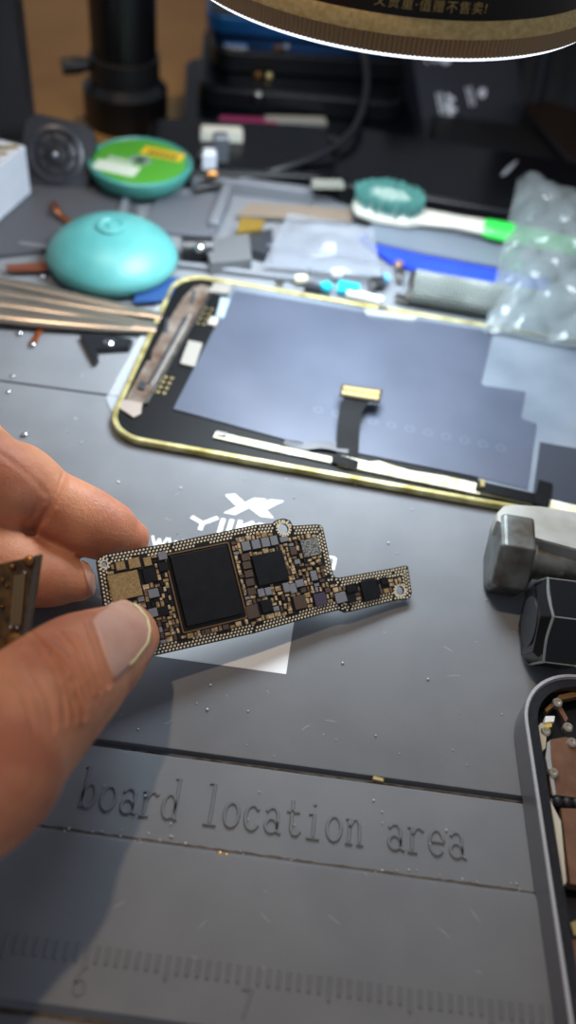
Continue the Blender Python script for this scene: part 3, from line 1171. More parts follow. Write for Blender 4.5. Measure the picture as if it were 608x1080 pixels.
# ------------------------------------------------------------------ clamp hardware on the right
M_BOLT = mat('worn_zinc', '#8f9390', .4, .75, col2='#5f5a52', nscale=220, bump=.4, bscale=1400, dist=.0001)
M_BLUEZ = mat('zinc_head', '#737a79', .42, .45, col2='#4c433a', nscale=160, bump=.5, bscale=1600, dist=.0001)
def hexbolt(name, label, c0, c1, r, m_head, shank=None):
    c0, c1 = np.array(c0), np.array(c1)
    a = (c1 - c0) / np.linalg.norm(c1 - c0)
    L = np.linalg.norm(c1 - c0)
    root = thing(name, label, 'bolt', (c0[0], c0[1], 0))
    mb_ = MB().lathe([(r * .8, 0), (r * .9, .1), (r, 1.2), (r, L - .5), (r * .95, L)], c0, a, 6)
    mb_.build('hex_head', m_head, root, world=True, smooth=False, bevel=.35)
    return root, a, L


b0, b1 = at(514, 582, 8.1), at(556, 589, 8.1)
bx = (b1 - b0)
bx[2] = 0
b0 = b0 + bx / np.linalg.norm(bx) * .9
b1 = b0 + bx / np.linalg.norm(bx) * 7.6
rt_, ax_, L_ = hexbolt('hex_bolt', 'silver hex head bolt lying under the pale metal bar', b0, b1, 9.3, M_BLUEZ)
MB().cyl(b1 - ax_ * .5, b1 + ax_ * 60, 4.3, 28).build('shank', M_BOLT, rt_, world=True)
MB().cyl(b1 - ax_ * .2, b1 + ax_ * 1.2, 5.6, 28).build('washer_face', M_BOLT, rt_, world=True)
# flat bar
M_BAR = mat('pale_metal_bar', '#c9c7c0', .36, .55, col2='#a8a399', nscale=90, bump=.15, bscale=600)
zb = 15.5
bar_ = thing('clamp_bar', 'pale worn metal bar lying across the silver hex bolt', 'metal bar', (float(at(540, 545, zb)[0]), float(at(540, 545, zb)[1]), 0))
pts = [(524, 549), (524, 541), (531, 533.5), (545, 532), (572, 534), (700, 556), (700, 604), (557, 565)]
MB().prism([tuple(at(x, y, zb)[:2]) for x, y in pts], zb - 4.5, zb, .5).build('bar_body', M_BAR, bar_, world=True, smooth=False)
mb = MB()
mb.prism([tuple(at(x, y, zb)[:2]) for x, y in [(640, 546), (700, 556), (700, 604), (640, 588)]], 0, zb - 4.5)
mb.build('bar_support', M_BAR, bar_, world=True, smooth=False)
# black hex knob
k0, k1 = at(558, 655, 8.5), at(606, 661, 8.5)
kd = k1 - k0
kd[2] = 0
k1 = k0 + kd / np.linalg.norm(kd) * 10
M_BNUT = mat('black_oxide', '#0e0e10', .22, .2, spec=.6, col2='#7d7871', nscale=170, lo=.64, hi=.7)
kn = thing('hex_nut', 'glossy black hex nut with bright worn edges beside the silver bolt', 'nut', (float(k0[0]), float(k0[1]), 0))
kr = 9.8
ka = kd / np.linalg.norm(kd)
nbod = MB().lathe([(kr * .5, 1.2), (kr * .56, .2), (kr * .78, 0), (kr * .8, .1), (kr, 2.0), (kr, 8.6), (kr * .84, 10)], k0, ka, 6).build('nut_body', M_BNUT, kn, world=True, smooth=False, bevel=.4)
h = np.array([1., 0, 0])
h = np.array([0, 1., 0])
e1_ = h - ka * (h @ ka)
e1_ = None
aa = ka
hh = np.array([1., 0, 0]) if abs(aa[0]) < .9 else np.array([0, 1., 0])
E1 = hh - aa * (hh @ aa)
E1 /= np.linalg.norm(E1)
E2 = np.cross(aa, E1)
M_WORN = mat('worn_edge', '#b5b3ae', .3, .8)
corner = lambda k, r, z: k0 + aa * z + E1 * r * math.cos(k * math.pi / 3) + E2 * r * math.sin(k * math.pi / 3)
mb = MB()
for k in range(6):
    mids = (corner(k, kr, 2.0) + corner(k + 1, kr, 2.0)) / 2
    mb.tube([corner(k, kr * .995, 2.0), mids + aa * .9 * 1 - aa * 1.3, corner(k + 1, kr * .995, 2.0)], .3, 6, sub=5)
    mids = (corner(k, kr, 8.6) + corner(k + 1, kr, 8.6)) / 2
    mb.tube([corner(k, kr * .995, 8.6), mids + aa * .5, corner(k + 1, kr * .995, 8.6)], .3, 6, sub=5)
    mb.tube([corner(k, kr * .995, 2.0), corner(k, kr * .995, 8.6)], .16, 6)
mb.build('worn_edges', M_WORN, nbod, world=True)
MB().lathe([(5.2, .2), (5.2, .5), (4.2, .6)], k0 - aa * .2, aa, 24).build('end_face', M_DARK, kn, world=True)
MB().cyl(k1 - aa, k1 + aa * 50, 4.6, 24).build('shank', M_BNUT, kn, world=True)
#PART4

# ------------------------------------------------------------------ microscope head with ring lamp
lamp = thing('ring_lamp', 'black round lamp head with knurled gold ring and lettering, glowing rim below', 'lamp', LAMP)
R0 = 44.0
M_LBODY = mat('lamp_black', '#0b0b0d', .3, spec=.5)
M_LGOLD = mat('lamp_gold', '#c2a061', .38, .4, col2='#d8bb80', nscale=900)
M_LGOLD2 = mat('lamp_bronze', '#a88f6c', .42, .4)
def lz(prof, name, m_, seg=120):
    return MB().lathe(prof, (0, 0, 0), (0, 0, 1), seg).build(name, m_, lamp)


lz([(R0 - 1.2, 6.0), (R0 - .2, 6.2), (R0 - .2, 27), (R0 - 5, 30), (20, 31), (20, 52), (17, 54), (0, 54)], 'housing', M_LBODY)
lz([(R0 - .3, 3.4), (R0 + .9, 3.5), (R0 + .7, 5.2), (R0 - .1, 6.3), (R0 - 1.2, 6.3)], 'gold_ring', M_LGOLD)
mb = MB()
NT = 320
vs = []
for z, dr in ((.3, 0), (3.45, 0)):
    for k in range(NT * 2):
        a = math.pi * k / NT
        r = R0 + .55 + (.32 if k % 2 else -.1)
        vs.append((r * math.cos(a), r * math.sin(a), z))
n = NT * 2
mb._add(vs, [(i, (i + 1) % n, n + (i + 1) % n, n + i) for i in range(n)] + [tuple(range(n))[::-1], tuple(range(n, 2 * n))])
mb.build('knurled_ring', M_LGOLD2, lamp, smooth=False)
M_GLOW = mat('lamp_diffuser', '#ffffff', .5, emit='#e8f2ff', estr=1.6)
lz([(18, -.6), (R0 - .2, -.5), (R0 + .3, -.15), (R0 + .3, .3), (18, .3), (18, -.6)], 'glowing_diffuser', M_GLOW)
lz([(0, -.3), (18, -.3), (18, 1), (0, 1)], 'lens', M_BLKGLOSS, 40)
# lettering wrapped round the black body
tcu = bpy.data.curves.new('lettering_source', 'FONT')
tcu.body = '\u4e49\u8d35\u91cd\u00b7\u503c\u8d60\u4e0d\u552e\u5356!'
tcu.size = 2.15
tcu.space_character = 1.2
tob = bpy.data.objects.new('lettering_source', tcu)
C.objects.link(tob)
dg = bpy.context.evaluated_depsgraph_get()
tm = bpy.data.meshes.new_from_object(tob.evaluated_get(dg))
bpy.data.objects.remove(tob)
bpy.data.curves.remove(tcu)
xs = [v.co.x for v in tm.vertices] or [0]
# centre angle of the lettering on the drum, seen from the bench side
dl = ray(455, 12)[:2] / np.linalg.norm(ray(455, 12)[:2])
mid = LAMP[:2] @ dl
hit_ = dl * (mid - math.sqrt(max(1e-6, R0 ** 2 - (LAMP[:2] @ LAMP[:2] - mid ** 2))))
ca = math.atan2(hit_[1] - LAMP[1], hit_[0] - LAMP[0])
bmx = bmesh.new()
bmx.from_mesh(tm)
bmesh.ops.subdivide_edges(bmx, edges=[e for e in bmx.edges if e.calc_length() > 1.2], cuts=2)
W_ = max(xs) - min(xs)
for v_ in bmx.verts:
    s = (v_.co.x - min(xs) - W_ / 2) / R0
    a = ca + s
    v_.co = Vector(((R0 + .02) * math.cos(a), (R0 + .02) * math.sin(a), 7.7 + v_.co.y)) * U
bmx.to_mesh(tm)
bmx.free()
to = bpy.data.objects.new('lettering', tm)
C.objects.link(to)
tm.materials.clear()
tm.materials.append(mat('lamp_lettering', '#b59a5c', .5))
to.parent = lamp
# arm that carries the head, back to the column
colx = aty(131, 60, 352)
MB().tube([(0, 0, 46), (-20, 60, 52), (colx[0] - LAMP[0], colx[1] - LAMP[1], 58)], [8, 8, 9], 20).build('support_arm', M_LBODY, lamp)

# ------------------------------------------------------------------ microscope column
M_COL = mat('column_black', '#0a0a0c', .32, spec=.5)
colm = thing('microscope_column', 'thick black round microscope column with a clamped collar, standing behind the solder wick', 'stand', (colx[0], colx[1], -6))
rc = 12.2
def cz(prof, name, m_):
    return MB().lathe(prof, (0, 0, 0), (0, 0, 1), 40).build(name, m_, colm)


cz([(rc, 0), (rc, 170)], 'pole', M_COL)
zc = aty(131, 82, 340)[2] + 6
cz([(rc + .1, zc - 5), (rc + 1.0, zc - 4.6), (rc + 1.0, zc + 3.6), (rc + .1, zc + 4)], 'collar', mat('collar_black', '#121214', .45))
cz([(rc + 4, 0), (rc + 4, zc - 8), (rc + 1.2, zc - 5)], 'base_sleeve', M_COL)
MB().tube([(-rc, -4, zc), (-rc - 5, -6, zc - .4), (-rc - 9.5, -8, zc - .6)], [2.2, 3.2, 3.0], 16, sub=3).build('clamp_knob', M_BLACK, colm)

# slim upright at the far left
xr = aty(26, 60, 312)[0]
up_ = thing('upright_post', 'grey square metal upright post with a light edge at the far left', 'post', (xr - 6, 312, 0))
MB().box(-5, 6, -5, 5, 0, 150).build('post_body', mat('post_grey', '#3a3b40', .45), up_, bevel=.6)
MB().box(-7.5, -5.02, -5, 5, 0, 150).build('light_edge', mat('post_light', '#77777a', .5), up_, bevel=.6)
MB().box(-8.5, 7, -6.5, 6.5, -1, 2).build('foot', M_DARK, up_, bevel=.5)

# ------------------------------------------------------------------ aqua wick dome, wick spool, strip of braid
M_AQUA = mat('aqua_plastic', '#4a8f8d', .4, spec=.4, col2='#589c9a', nscale=60, sss=.25, sssr=(.4, 1, 1))
M_AQUA2 = mat('teal_plastic', '#3f8a80', .4, sss=.15, sssr=(.4, 1, .9))
dc = at(119, 268, 5)
dome = thing('wick_case', 'aqua plastic domed case with a small round button on top', 'case', (dc[0], dc[1], 0))
rd = 69 * depth(dc) / F_PX
MB().lathe([(rd * .72, 0), (rd * .93, 1.6), (rd, 4.4), (rd * .965, 6.2), (rd * .86, 8.8), (rd * .66, 11.6), (rd * .42, 13.2), (rd * .30, 13.7), (0, 13.8)], (0, 0, .2), seg=64).build('dome', M_AQUA, dome, auto=60)
MB().lathe([(4.6, 12.8), (4.4, 14.6), (3.5, 15.0), (3.0, 14.4), (1.6, 14.4), (1.3, 14.9), (0, 15)], (0, 0, 0), seg=40).build('button', M_AQUA, dome)
MB().lathe([(rd * .7, -.1), (rd * .72, .9)], (0, 0, 0), seg=48).build('foot_ring', M_AQUA2, dome)
sc_ = at(148, 170, 9)
rs_ = 55 * depth(sc_) / F_PX
spool = thing('solder_wick_spool', 'teal dish-shaped solder wick spool with a green and yellow label', 'spool', (sc_[0], sc_[1], 0))
MB().lathe([(rs_ * .35, .3), (rs_ * .6, .6), (rs_ * .86, 3.2), (rs_ * .99, 7.2), (rs_, 9.0), (rs_ * .95, 9.6), (rs_ * .93, 9.0), (rs_ * .3, 8.6), (0, 8.6)], (0, 0, 0), seg=56).build('dish', M_AQUA2, spool)
MB().lathe([(0, 8.7), (rs_ * .88, 8.9), (rs_ * .88, 9.2), (0, 9.2)], (0, 0, 0), seg=48).build('label_disc', mat('label_green', '#4d9a2e', .4), spool)
def lab(name, x0, x1, y0, y1, m_, z=9.3, ang=-.15, par=None):
    cx, cy = (x0 + x1) / 2, (y0 + y1) / 2
    return MB().rbox(cx * rs_, cy * rs_, (x1 - x0) * rs_, (y1 - y0) * rs_, z - .1, z, ang).build(name, m_, par or spool, smooth=False)


yb = lab('yellow_band', -.05, .78, .22, .56, mat('label_yellow', '#d9b32b', .4))
lab('white_band', -.80, .05, -.62, -.22, mat('label_white', '#c9d2c4', .4))
lab('pale_patch', -.62, -.1, -.2, .0, mat('label_pale', '#9fb99a', .4))
for k in range(6):
    lab('lettering', .08 + k * .1, .14 + k * .1, .3 - k * .016, .48 - k * .016, mat('label_ink', '#39321d', .5), 9.38, par=yb)
MB().lathe([(rs_ * .22, 9.2), (rs_ * .22, 9.42), (rs_ * .12, 9.42), (rs_ * .12, 9.2)], (0, 0, 0), seg=24, sy=.8).build('centre_ring', mat('label_grey', '#7d8f84', .4), spool)
c0 = aty(54, 192, 284)
c1 = at(56, 205, 5)
braid = MB().tube([c0 + [0, 0, 0], aty(53, 206, 281), at(59, 219, 4.2), at(65, 227, 3.2), at(75, 235, 2.8)], [1.1] * 5, 8, flat=.45, sub=6).build('copper_braid', mat('copper', '#c2784f', .35, .85, col2='#8e4f30', nscale=900), origin=tuple(at(66, 228, 0)))
tag(braid, 'narrow copper braid strip curving down from the black fan to the aqua dome', 'braid')

# ------------------------------------------------------------------ small black fan standing up
fc = aty(60, 164, 285)
ff = Frame(fc, RT * .985 + DN * .17 + _fw * .16, -_fw + DN * .15 - RT * .22)
fan = thing('cooling_fan', 'small black square fan standing on edge behind the aqua dome', 'fan', frame=ff)
M_FAN = mat('fan_black', '#26272d', .42)
k_ = depth(fc) / F_PX
hw = 37 * k_
MB().prism(rrect(-hw, hw, -hw, hw, hw * .42, 8), -7, 0, .5).build('frame', M_FAN, fan)
M_FAN2 = mat('fan_ring', '#303138', .38)
MB().lathe([(hw * .80, 0), (hw * .80, .8), (hw * .70, 1.3), (hw * .62, .5), (hw * .62, 0.02)], (-.5, 0, 0), seg=40).build('ring', M_FAN2, fan)
MB().lathe([(hw * .6, .02), (hw * .55, .35), (hw * .4, .4), (hw * .36, .05)], (-.5, 0, 0), seg=40).build('inner_ring', M_FAN, fan)
MB().lathe([(hw * .3, .02), (hw * .28, .7), (hw * .1, 1.0), (0, 1.0)], (-.5, 0, 0), seg=30).build('hub', M_BLACK, fan)
hub = fan.children[-1] if fan.children[-1].name.startswith('hub') else next(c_ for c_ in fan.children if c_.name.startswith('hub'))
MB().ball((-.5, 0, 1.0), .9, sz=.4).build('hub_cap', mat('hub_cap', '#9aa0aa', .25, .6), hub)
for k in range(7):
    a = 2 * math.pi * k / 7
    MB().rbox(-.5 + hw * .46 * math.cos(a), hw * .46 * math.sin(a), hw * .3, 1.2, .0, .5, a + .5).build('blade', M_BLACK, fan)
p_ = ff.matrix().inverted() @ Vector((fc[0] * U, fc[1] * U + .004, .0))
g_ = (fc[2]) / 1.0
MB().box(-hw * .75, hw * .55, -hw - 3.2, -hw + 1, -8, -1.5).build('stand', M_BLACK, fan, bevel=.4)

# white carton at the left edge
wx0, wx1 = at(0, 237, 0), at(33, 208, 0)
wb = thing('white_carton', 'small white carton with gold marks on top at the left photo edge', 'box', (wx1[0], wx1[1], 0))
d_ = wx0 - wx1
u_ = d_ / np.linalg.norm(d_)
perp = np.array([-u_[1], u_[0], 0])
if perp[0] > 0:
    perp = -perp
hgt = aty(23, 153, wx1[1])[2]
P4 = [(0, 0), tuple((u_ * 60)[:2]), tuple((u_ * 60 + perp * 26)[:2]), tuple((perp * 26)[:2])]
MB().prism(P4, 0, hgt, .4).build('carton_body', mat('carton_white', '#d5d9e2', .5, col2='#c9ced9', nscale=80), wb, smooth=False)
for f, l, w_ in ((4, 7, 2.2), (9, 5, 1.6), (15, 6, 1.5)):
    c = u_ * f + perp * 4
    MB().rbox(c[0], c[1], l, w_, hgt, hgt + .12, .5).build('gold_mark', mat('mark_gold', '#8a7a2c', .4), wb, smooth=False)
c = u_ * 6 + perp * 9
MB().rbox(c[0], c[1], 6, 2, hgt, hgt + .15, .2).build('black_mark', M_BLACK, wb, smooth=False)

# ------------------------------------------------------------------ toothbrush
tb0, tb1 = at(410, 218, 8), at(545, 246, 8)
FT = Frame((tb0[0], tb0[1], 6.5), tb1 - tb0, [0, -.15, 1])
L_ = float(np.linalg.norm(tb1 - tb0))
tbr = thing('toothbrush', 'white toothbrush with teal bristles and a bright green grip end', 'toothbrush', frame=FT)
M_TW = mat('brush_white', '#b3b2a8', .35, sss=.1)
rx = 38 * depth(tb0) / F_PX
MB().tube([(-rx, 0, 0), (-rx * .8, 0, .1), (-rx * .2, 0, 0), (rx * .6, 0, 0), (rx * 1.05, 0, .3), (L_ * .55, 0, 1.2), (L_ * .8, 0, 1.4), (L_ - 10, 0, 1.2)], [2, 5.6, 7, 6.2, 4, 3.2, 3.8, 4], 18, flat=.5, sub=6).build('handle', M_TW, tbr)
MB().tube([(L_ - 11, 0, 1.3), (L_ - 8, 0, 1.2), (L_ + 1, 0, 1.2), (L_ + 30, 0, 1.0)], [3.6, 4.3, 4.5, 4.2], 18, flat=.55, sub=4).build('grip', mat('grip_green', '#2fcb4a', .35), tbr)
mbt, mbw = MB(), MB()
for i in range(-9, 10):
    for j in range(-6, 7):
        x, y = i * rx * .098, j * .95
        if (x / (rx * .93)) ** 2 + (y / 6.2) ** 2 > 1:
            continue
        x += rnd.uniform(-.25, .25)
        y += rnd.uniform(-.25, .25)
        mid = (x / (rx * .55)) ** 2 + (y / 3.4) ** 2 < 1
        hgt_ = 5.2 + rnd.uniform(-.5, .5) - (.8 if mid else 0)
        for q in range(6):
            ox, oy = rnd.uniform(-.55, .55), rnd.uniform(-.55, .55)
            (mbw if mid else mbt).tube([(x + ox * .3, y + oy * .3, 2), (x * 1.06 + ox, y * 1.1 + oy, 2 + hgt_ + rnd.uniform(-.5, .5))], [.22, .17], 4)
tag(mbt.build('teal_bristles', mat('bristle_teal', '#58938b', .5), tbr), None, None, kind='stuff')
tag(mbw.build('white_bristles', mat('bristle_white', '#b9cdc4', .5), tbr), None, None, kind='stuff')

# ------------------------------------------------------------------ blue and white strips, clear bag, knurled cylinder
def slab(name, label, cat, pts, z, th, m_, group=None, bev=.3):
    ps = [at(x, y, z) for x, y in pts]
    c = sum(ps) / len(ps)
    o = MB().prism([tuple(p[:2]) for p in ps], z - th, z, bev).build(name, m_, origin=(c[0], c[1], z - th), smooth=False)
    return tag(o, label, cat, group)


M_BLUE = mat('blue_plastic', '#2440b8', .35, col2='#2b49c4', nscale=60)
slab('blue_sleeve', 'bright blue plastic sleeve lying under the toothbrush', 'sleeve', [(380, 250), (412, 274), (470, 292), (580, 312), (580, 262), (400, 238)], 2.6, 1.6, M_BLUE)
slab('pale_strip', 'pale grey plastic strip on the blue sleeve, below the toothbrush', 'strip', [(386, 243), (388, 252), (450, 266), (580, 290), (580, 262), (470, 243), (396, 232)], 4.2, 1.2, mat('pale_grey_plastic', '#69727d', .35))
kc0, kc1 = at(436, 302, 5.4), at(530, 318, 5.4)
ka_ = (kc1 - kc0) / np.linalg.norm(kc1 - kc0)
kn2 = thing('knurled_handle', 'grey knurled metal handle lying between display and blue sleeve', 'tool handle', (kc0[0], kc0[1], 0))
mb = MB()
def knf(i, j):
    s, t = i * 52, j * 2 * math.pi
    r = 4.9 + .42 * math.sin(s * 3.1 + t * 13) * math.sin(s * 3.1 - t * 13)
    h_ = np.array([0, 0, 1.])
    s2_ = np.cross(ka_, h_)
    return kc0 + ka_ * s + s2_ * r * math.cos(t) + h_ * r * math.sin(t)


mb.grid(knf, 260, 160)
mb.build('knurled_grip', mat('knurl_steel', '#7d837f', .5, .4), kn2, world=True)
MB().lathe([(0, -1.6), (3.6, -1.6), (4.6, -.8), (5.0, 0), (4.4, .3)], kc0, ka_, 30).build('end_cap', M_STEEL, kn2, world=True)

M_BAG = mat('clear_bag', '#9499a3', .2, alpha=.32, spec=.7, bump=.5, bscale=70, dist=.002)
bg = [at(277, 281, 4), at(402, 292, 5), at(394, 240, 8), at(304, 224, 6)]
def bagf(i, j, top=0):
    p = (bg[0] * (1 - i) + bg[1] * i) * (1 - j) + (bg[3] * (1 - i) + bg[2] * i) * j
    b_ = math.sin(math.pi * i) * math.sin(math.pi * j)
    return p + np.array([0, 0, b_ * (2.8 + 1.3 * math.sin(i * 11 + j * 5) + .9 * math.sin(j * 14 - i * 7)) * (1 if not top else -.25)])


mb = MB()
mb.grid(bagf, 40, 30)
mb.grid(lambda i, j: bagf(i, j, 1), 40, 30)
bag = mb.build('clear_bag', M_BAG, origin=(float(bg[0][0]), float(bg[0][1]), 4))
tag(bag, 'crumpled clear plastic bag lying behind the display', 'bag')
PS = []
mb = MB()
mb.tube([at(282, 258, 7.2), at(340, 266, 8.4), at(400, 274, 7.6)], .22, 6, sub=6)  # thin tube paints in the light line along the bag's crease
mb.build('crease_highlight', mat('bag_highlight', '#7b8089', .25), None).parent = bag
bpy.data.objects['crease_highlight'].location = -Vector((float(bg[0][0]), float(bg[0][1]), 4)) * U

# ------------------------------------------------------------------ bubble wrap
M_BUB = mat('bubble_film', '#8d989b', .1, spec=.8, trans=.0, alpha=.4, bump=.12, bscale=200, dist=.001, sss=.0)
q00, q10, q11, q01 = at(511, 349, 3), at(700, 386, 3), at(680, 228, 11), at(546, 190, 11)
def bw(i, j, off=0.0):
    p = (q00 * (1 - i) + q10 * i) * (1 - j) + (q01 * (1 - i) + q11 * i) * j
    e_ = min(i, j, 1 - j) * 8
    z = 7.5 * min(1, e_) + 1.1 * math.sin(j * 9 + i * 4) + .7 * math.sin(i * 13 - j * 6)
    return p + np.array([0, 0, z + off])


WU, WV = np.linalg.norm(q10 - q00), np.linalg.norm(q01 - q00)
PB = 13.0
def bwf(i, j):
    x, y = i * WU, j * WV
    best = 9
    row = round(y / (PB * .87))
    for rr in (row - 1, row, row + 1):
        cy = rr * PB * .87
        ox = (PB / 2) * (rr % 2)
        cxn = round((x - ox) / PB) * PB + ox
        for cx in (cxn - PB, cxn, cxn + PB):
            best = min(best, math.hypot(x - cx, y - cy))
    t = best / (PB * .42)
    hb_ = 2.3 * math.sqrt(max(0, 1 - t * t)) if t < 1 else 0
    hb_ *= .95 + .06 * math.sin(x * .9 + y * .5)
    return bw(i, j, hb_)


mb = MB()
mb.grid(bwf, 260, 150)
mb.grid(lambda i, j: bw(i, j, -.6), 40, 30)
bub = mb.build('bubble_wrap', M_BUB, origin=(float(q00[0]), float(q00[1]), 3))
tag(bub, 'sheet of clear bubble wrap bunched up at the right edge', 'bubble wrap')

# ------------------------------------------------------------------ tweezers and bits on the left
M_TWZ = mat('tweezer_steel', '#a0968a', .26, .8)
def tweezer(label, a, b_, r0, r1, z0, z1, gap):
    A, B = at(*a, z0), at(*b_, z1)
    t = thing('tweezers', label, 'tweezers', (A[0], A[1], 0), 'tweezers left of the display')
    d = (B - A) / np.linalg.norm(B - A)
    s = np.cross(d, [0, 0, 1])
    for sg_ in (-1, 1):
        MB().tube([A + s * sg_ * gap, A * .6 + B * .4 + s * sg_ * gap * .9, A * .25 + B * .75 + s * sg_ * gap * .55, B + s * sg_ * .3], [r0, r0, (r0 + r1) / 2, r1], 14, flat=.45, sub=5).build('arm', M_TWZ, t, world=True)
    e = B + d * 0
    MB().tube([e - d * 5, e + d * 1.5], [r1 * 1.4, r1 * 1.2], 12, flat=.5).build('joint', M_TWZ, t, world=True)
    return t


tweezer('steel tweezers lying beneath the aqua dome, pointing at the display', (-60, 291), (166, 333), 1.9, 1.3, 3.4, 2.4, 2.6)
tweezer('wide steel tweezers nearest the mat groove, behind the black hook piece', (-60, 318), (160, 346), 3.6, 2.0, 2.6, 1.8, 3.0)
bk = thing('plastic_hook', 'small black plastic hook piece with a screw beside the display corner', 'plastic piece', at(110, 362, 0))
MB().prism([tuple((at(x, y, 2) - at(110, 362, 0))[:2]) for x, y in [(84, 352), (100, 382), (104, 377), (101, 368), (136, 366), (140, 358), (108, 352)]], .2, 2.2, .3).build('hook_body', M_BLACK, bk, smooth=False)
p_ = at(115, 362, 2.2) - at(110, 362, 0)
MB().lathe([(1.4, 0), (1.4, .5), (.9, .9), (0, .9)], (p_[0], p_[1], 2.2), seg=16).build('screw', M_SHINY, bk)
cb = thing('copper_shred', 'tiny copper shred on the mat below the tweezers', 'metal scrap', at(38, 355, 0))
MB().tube([at(44, 346, .8) - at(38, 355, 0), at(39, 354, 1.2) - at(38, 355, 0), at(34, 363, .7) - at(38, 355, 0)], [1.0, .8, 1.1], 8, flat=.5, sub=4).build('shred', mat('copper_bit', '#8e4a22', .35, .6), cb)
for x, y in ((45, 345), (35, 364)):
    p_ = at(x, y, .9) - at(38, 355, 0)
    MB().ball(p_, .8).build('solder_end', M_SHINY, cb)

# grey module behind the display
gm = thing('camera_module', 'grey metal module with a black round cap, between aqua dome and clear bag', 'component', at(245, 270, 0))
o_ = at(245, 270, 0)
def rel_(pts, z):
    return [tuple((at(x, y, z) - o_)[:2]) for x, y in pts]


MB().prism(rel_([(222, 276), (266, 272), (263, 246), (214, 252)], 5), .3, 5, .4).build('module_body', mat('module_grey', '#6a6c6e', .4, .3), gm, smooth=False)
MB().cyl((at(192, 262, 4) - o_), (at(224, 262, 4) - o_), 3.6, 24).build('round_cap', M_BLACK, gm)
MB().ball(at(211, 261, 6.5) - o_, 1.7, sz=.8).build('lens', M_SHINY, gm)
MB().prism(rel_([(262, 262), (288, 268), (288, 240), (262, 246)], 4), .3, 4, .4).build('module_end', M_DARK, gm, smooth=False)
MB().prism(rel_([(250, 243), (276, 240), (280, 232), (254, 229)], 6), 4.6, 6, .2).build('flex_pad', mat('flex_gold', '#a8893c', .35, .6), gm, smooth=False)
slab('tan_strip', 'thin tan strip lying behind the grey module', 'strip', [(250, 226), (372, 232), (372, 220), (262, 214)], 3, 1.2, mat('tan_plastic', '#7d7062', .5))
slab('steel_plate', 'flat grey steel plate behind the aqua dome', 'plate', [(150, 240), (226, 250), (244, 210), (168, 202)], 1.8, 1.4, mat('plate_grey', '#6b6e75', .4, .3))
slab('dark_tray', 'dark grey flat tray under the black fan and aqua dome', 'tray', [(-30, 272), (60, 262), (150, 240), (140, 200), (20, 190)], 1.6, 1.4, mat('tray_grey', '#4b4c51', .5))
slab('copper_tab', 'copper coloured tab peeking out left of the aqua dome', 'metal scrap', [(8, 285), (50, 284), (52, 276), (6, 279)], 2.6, .8, mat('copper_tab', '#8a4f3a', .4, .5))
slab('blue_chip_card', 'small dark blue card under the aqua dome beside the display corner', 'card', [(140, 318), (178, 316), (190, 292), (150, 292)], 2.4, .8, mat('card_blue', '#2c4a7d', .3, .2))

# ------------------------------------------------------------------ screws and scraps behind the display rim
M_TEAL = mat('teal_chip', '#1fb0c4', .4)
SCR = 'loose screws behind the display'
def screw(x, y, z, m_, label):
    p = at(x, y, z)
    t = thing('tiny_screw', label, 'screw', p, SCR)
    MB().lathe([(1.5, 0), (1.5, 1.0), (1.2, 1.4), (.5, 1.4), (.4, .9), (0, .9)], (0, 0, 1.4), seg=16).build('head', m_, t)
    MB().cyl((0, 0, -1.2), (0, 0, 1.5), .8, 12).build('shaft', M_STEEL, t)


M_ROSE = mat('rose_steel', '#c39c86', .3, .8)
for x, y, m_, lb in ((420, 284, M_ROSE, 'rose coloured tiny screw at the back of the scrap pile'), (421, 296, M_STEEL, 'steel tiny screw just in front of the rose screw'), (438, 308, M_SHINY, 'bright tiny screw touching the knurled handle end'),
                     (392, 305, M_STEEL, 'steel tiny screw beside the teal chip'), (325, 292, M_SHINY, 'bright tiny screw near the clear bag corner')):
    screw(x, y, 1.4, m_, lb)
def bit(name, label, cat, x, y, w_, h_, ang, m_, z=3.0, th=1.5):
    p = at(x, y, z)
    o = MB().rbox(0, 0, w_, h_, 0, th, ang, .2).build(name, m_, smooth=False)
    o.location = Vector((float(p[0]), float(p[1]), z - th + .1)) * U
    tag(o, label, cat)


bit('teal_chip', 'square teal chip standing out in the scrap pile', 'chip', 368, 302, 6.6, 5.0, -.1, M_TEAL)
bit('teal_disc', 'smaller teal chip left of the square teal one', 'chip', 345, 300, 3.2, 3.2, .7, M_TEAL, 3.4)
bit('white_connector', 'long white connector lying along the display rim', 'connector', 385, 311, 11, 2.2, -.18, M_WHITE)
bit('white_piece', 'white plastic piece at the top of the scrap pile', 'plastic piece', 356, 287, 3.4, 2.6, .2, M_WHITE, 3.4)
bit('cream_piece', 'cream plastic piece near the left end of the scrap pile', 'plastic piece', 318, 292, 3.6, 2.4, .3, mat('cream', '#d8d3b4', .4), 3.2)
bit('black_piece', 'black square piece behind the white connector', 'plastic piece', 400, 295, 4.2, 4.6, .1, M_DARK, 3.4)
bit('blue_piece', 'small pale blue piece beside the rose screw', 'plastic piece', 408, 291, 1.8, 3.2, .1, mat('pale_blue', '#5fa6cf', .4), 3.4)
bit('grey_piece', 'grey metal piece at the left end of the scrap pile', 'metal scrap', 331, 301, 5.2, 2.6, -.1, M_DARK, 2.6)
bit('steel_piece', 'steel clip right of the white connector', 'metal scrap', 425, 313, 4.5, 2.4, -.3, M_STEEL, 3.0)

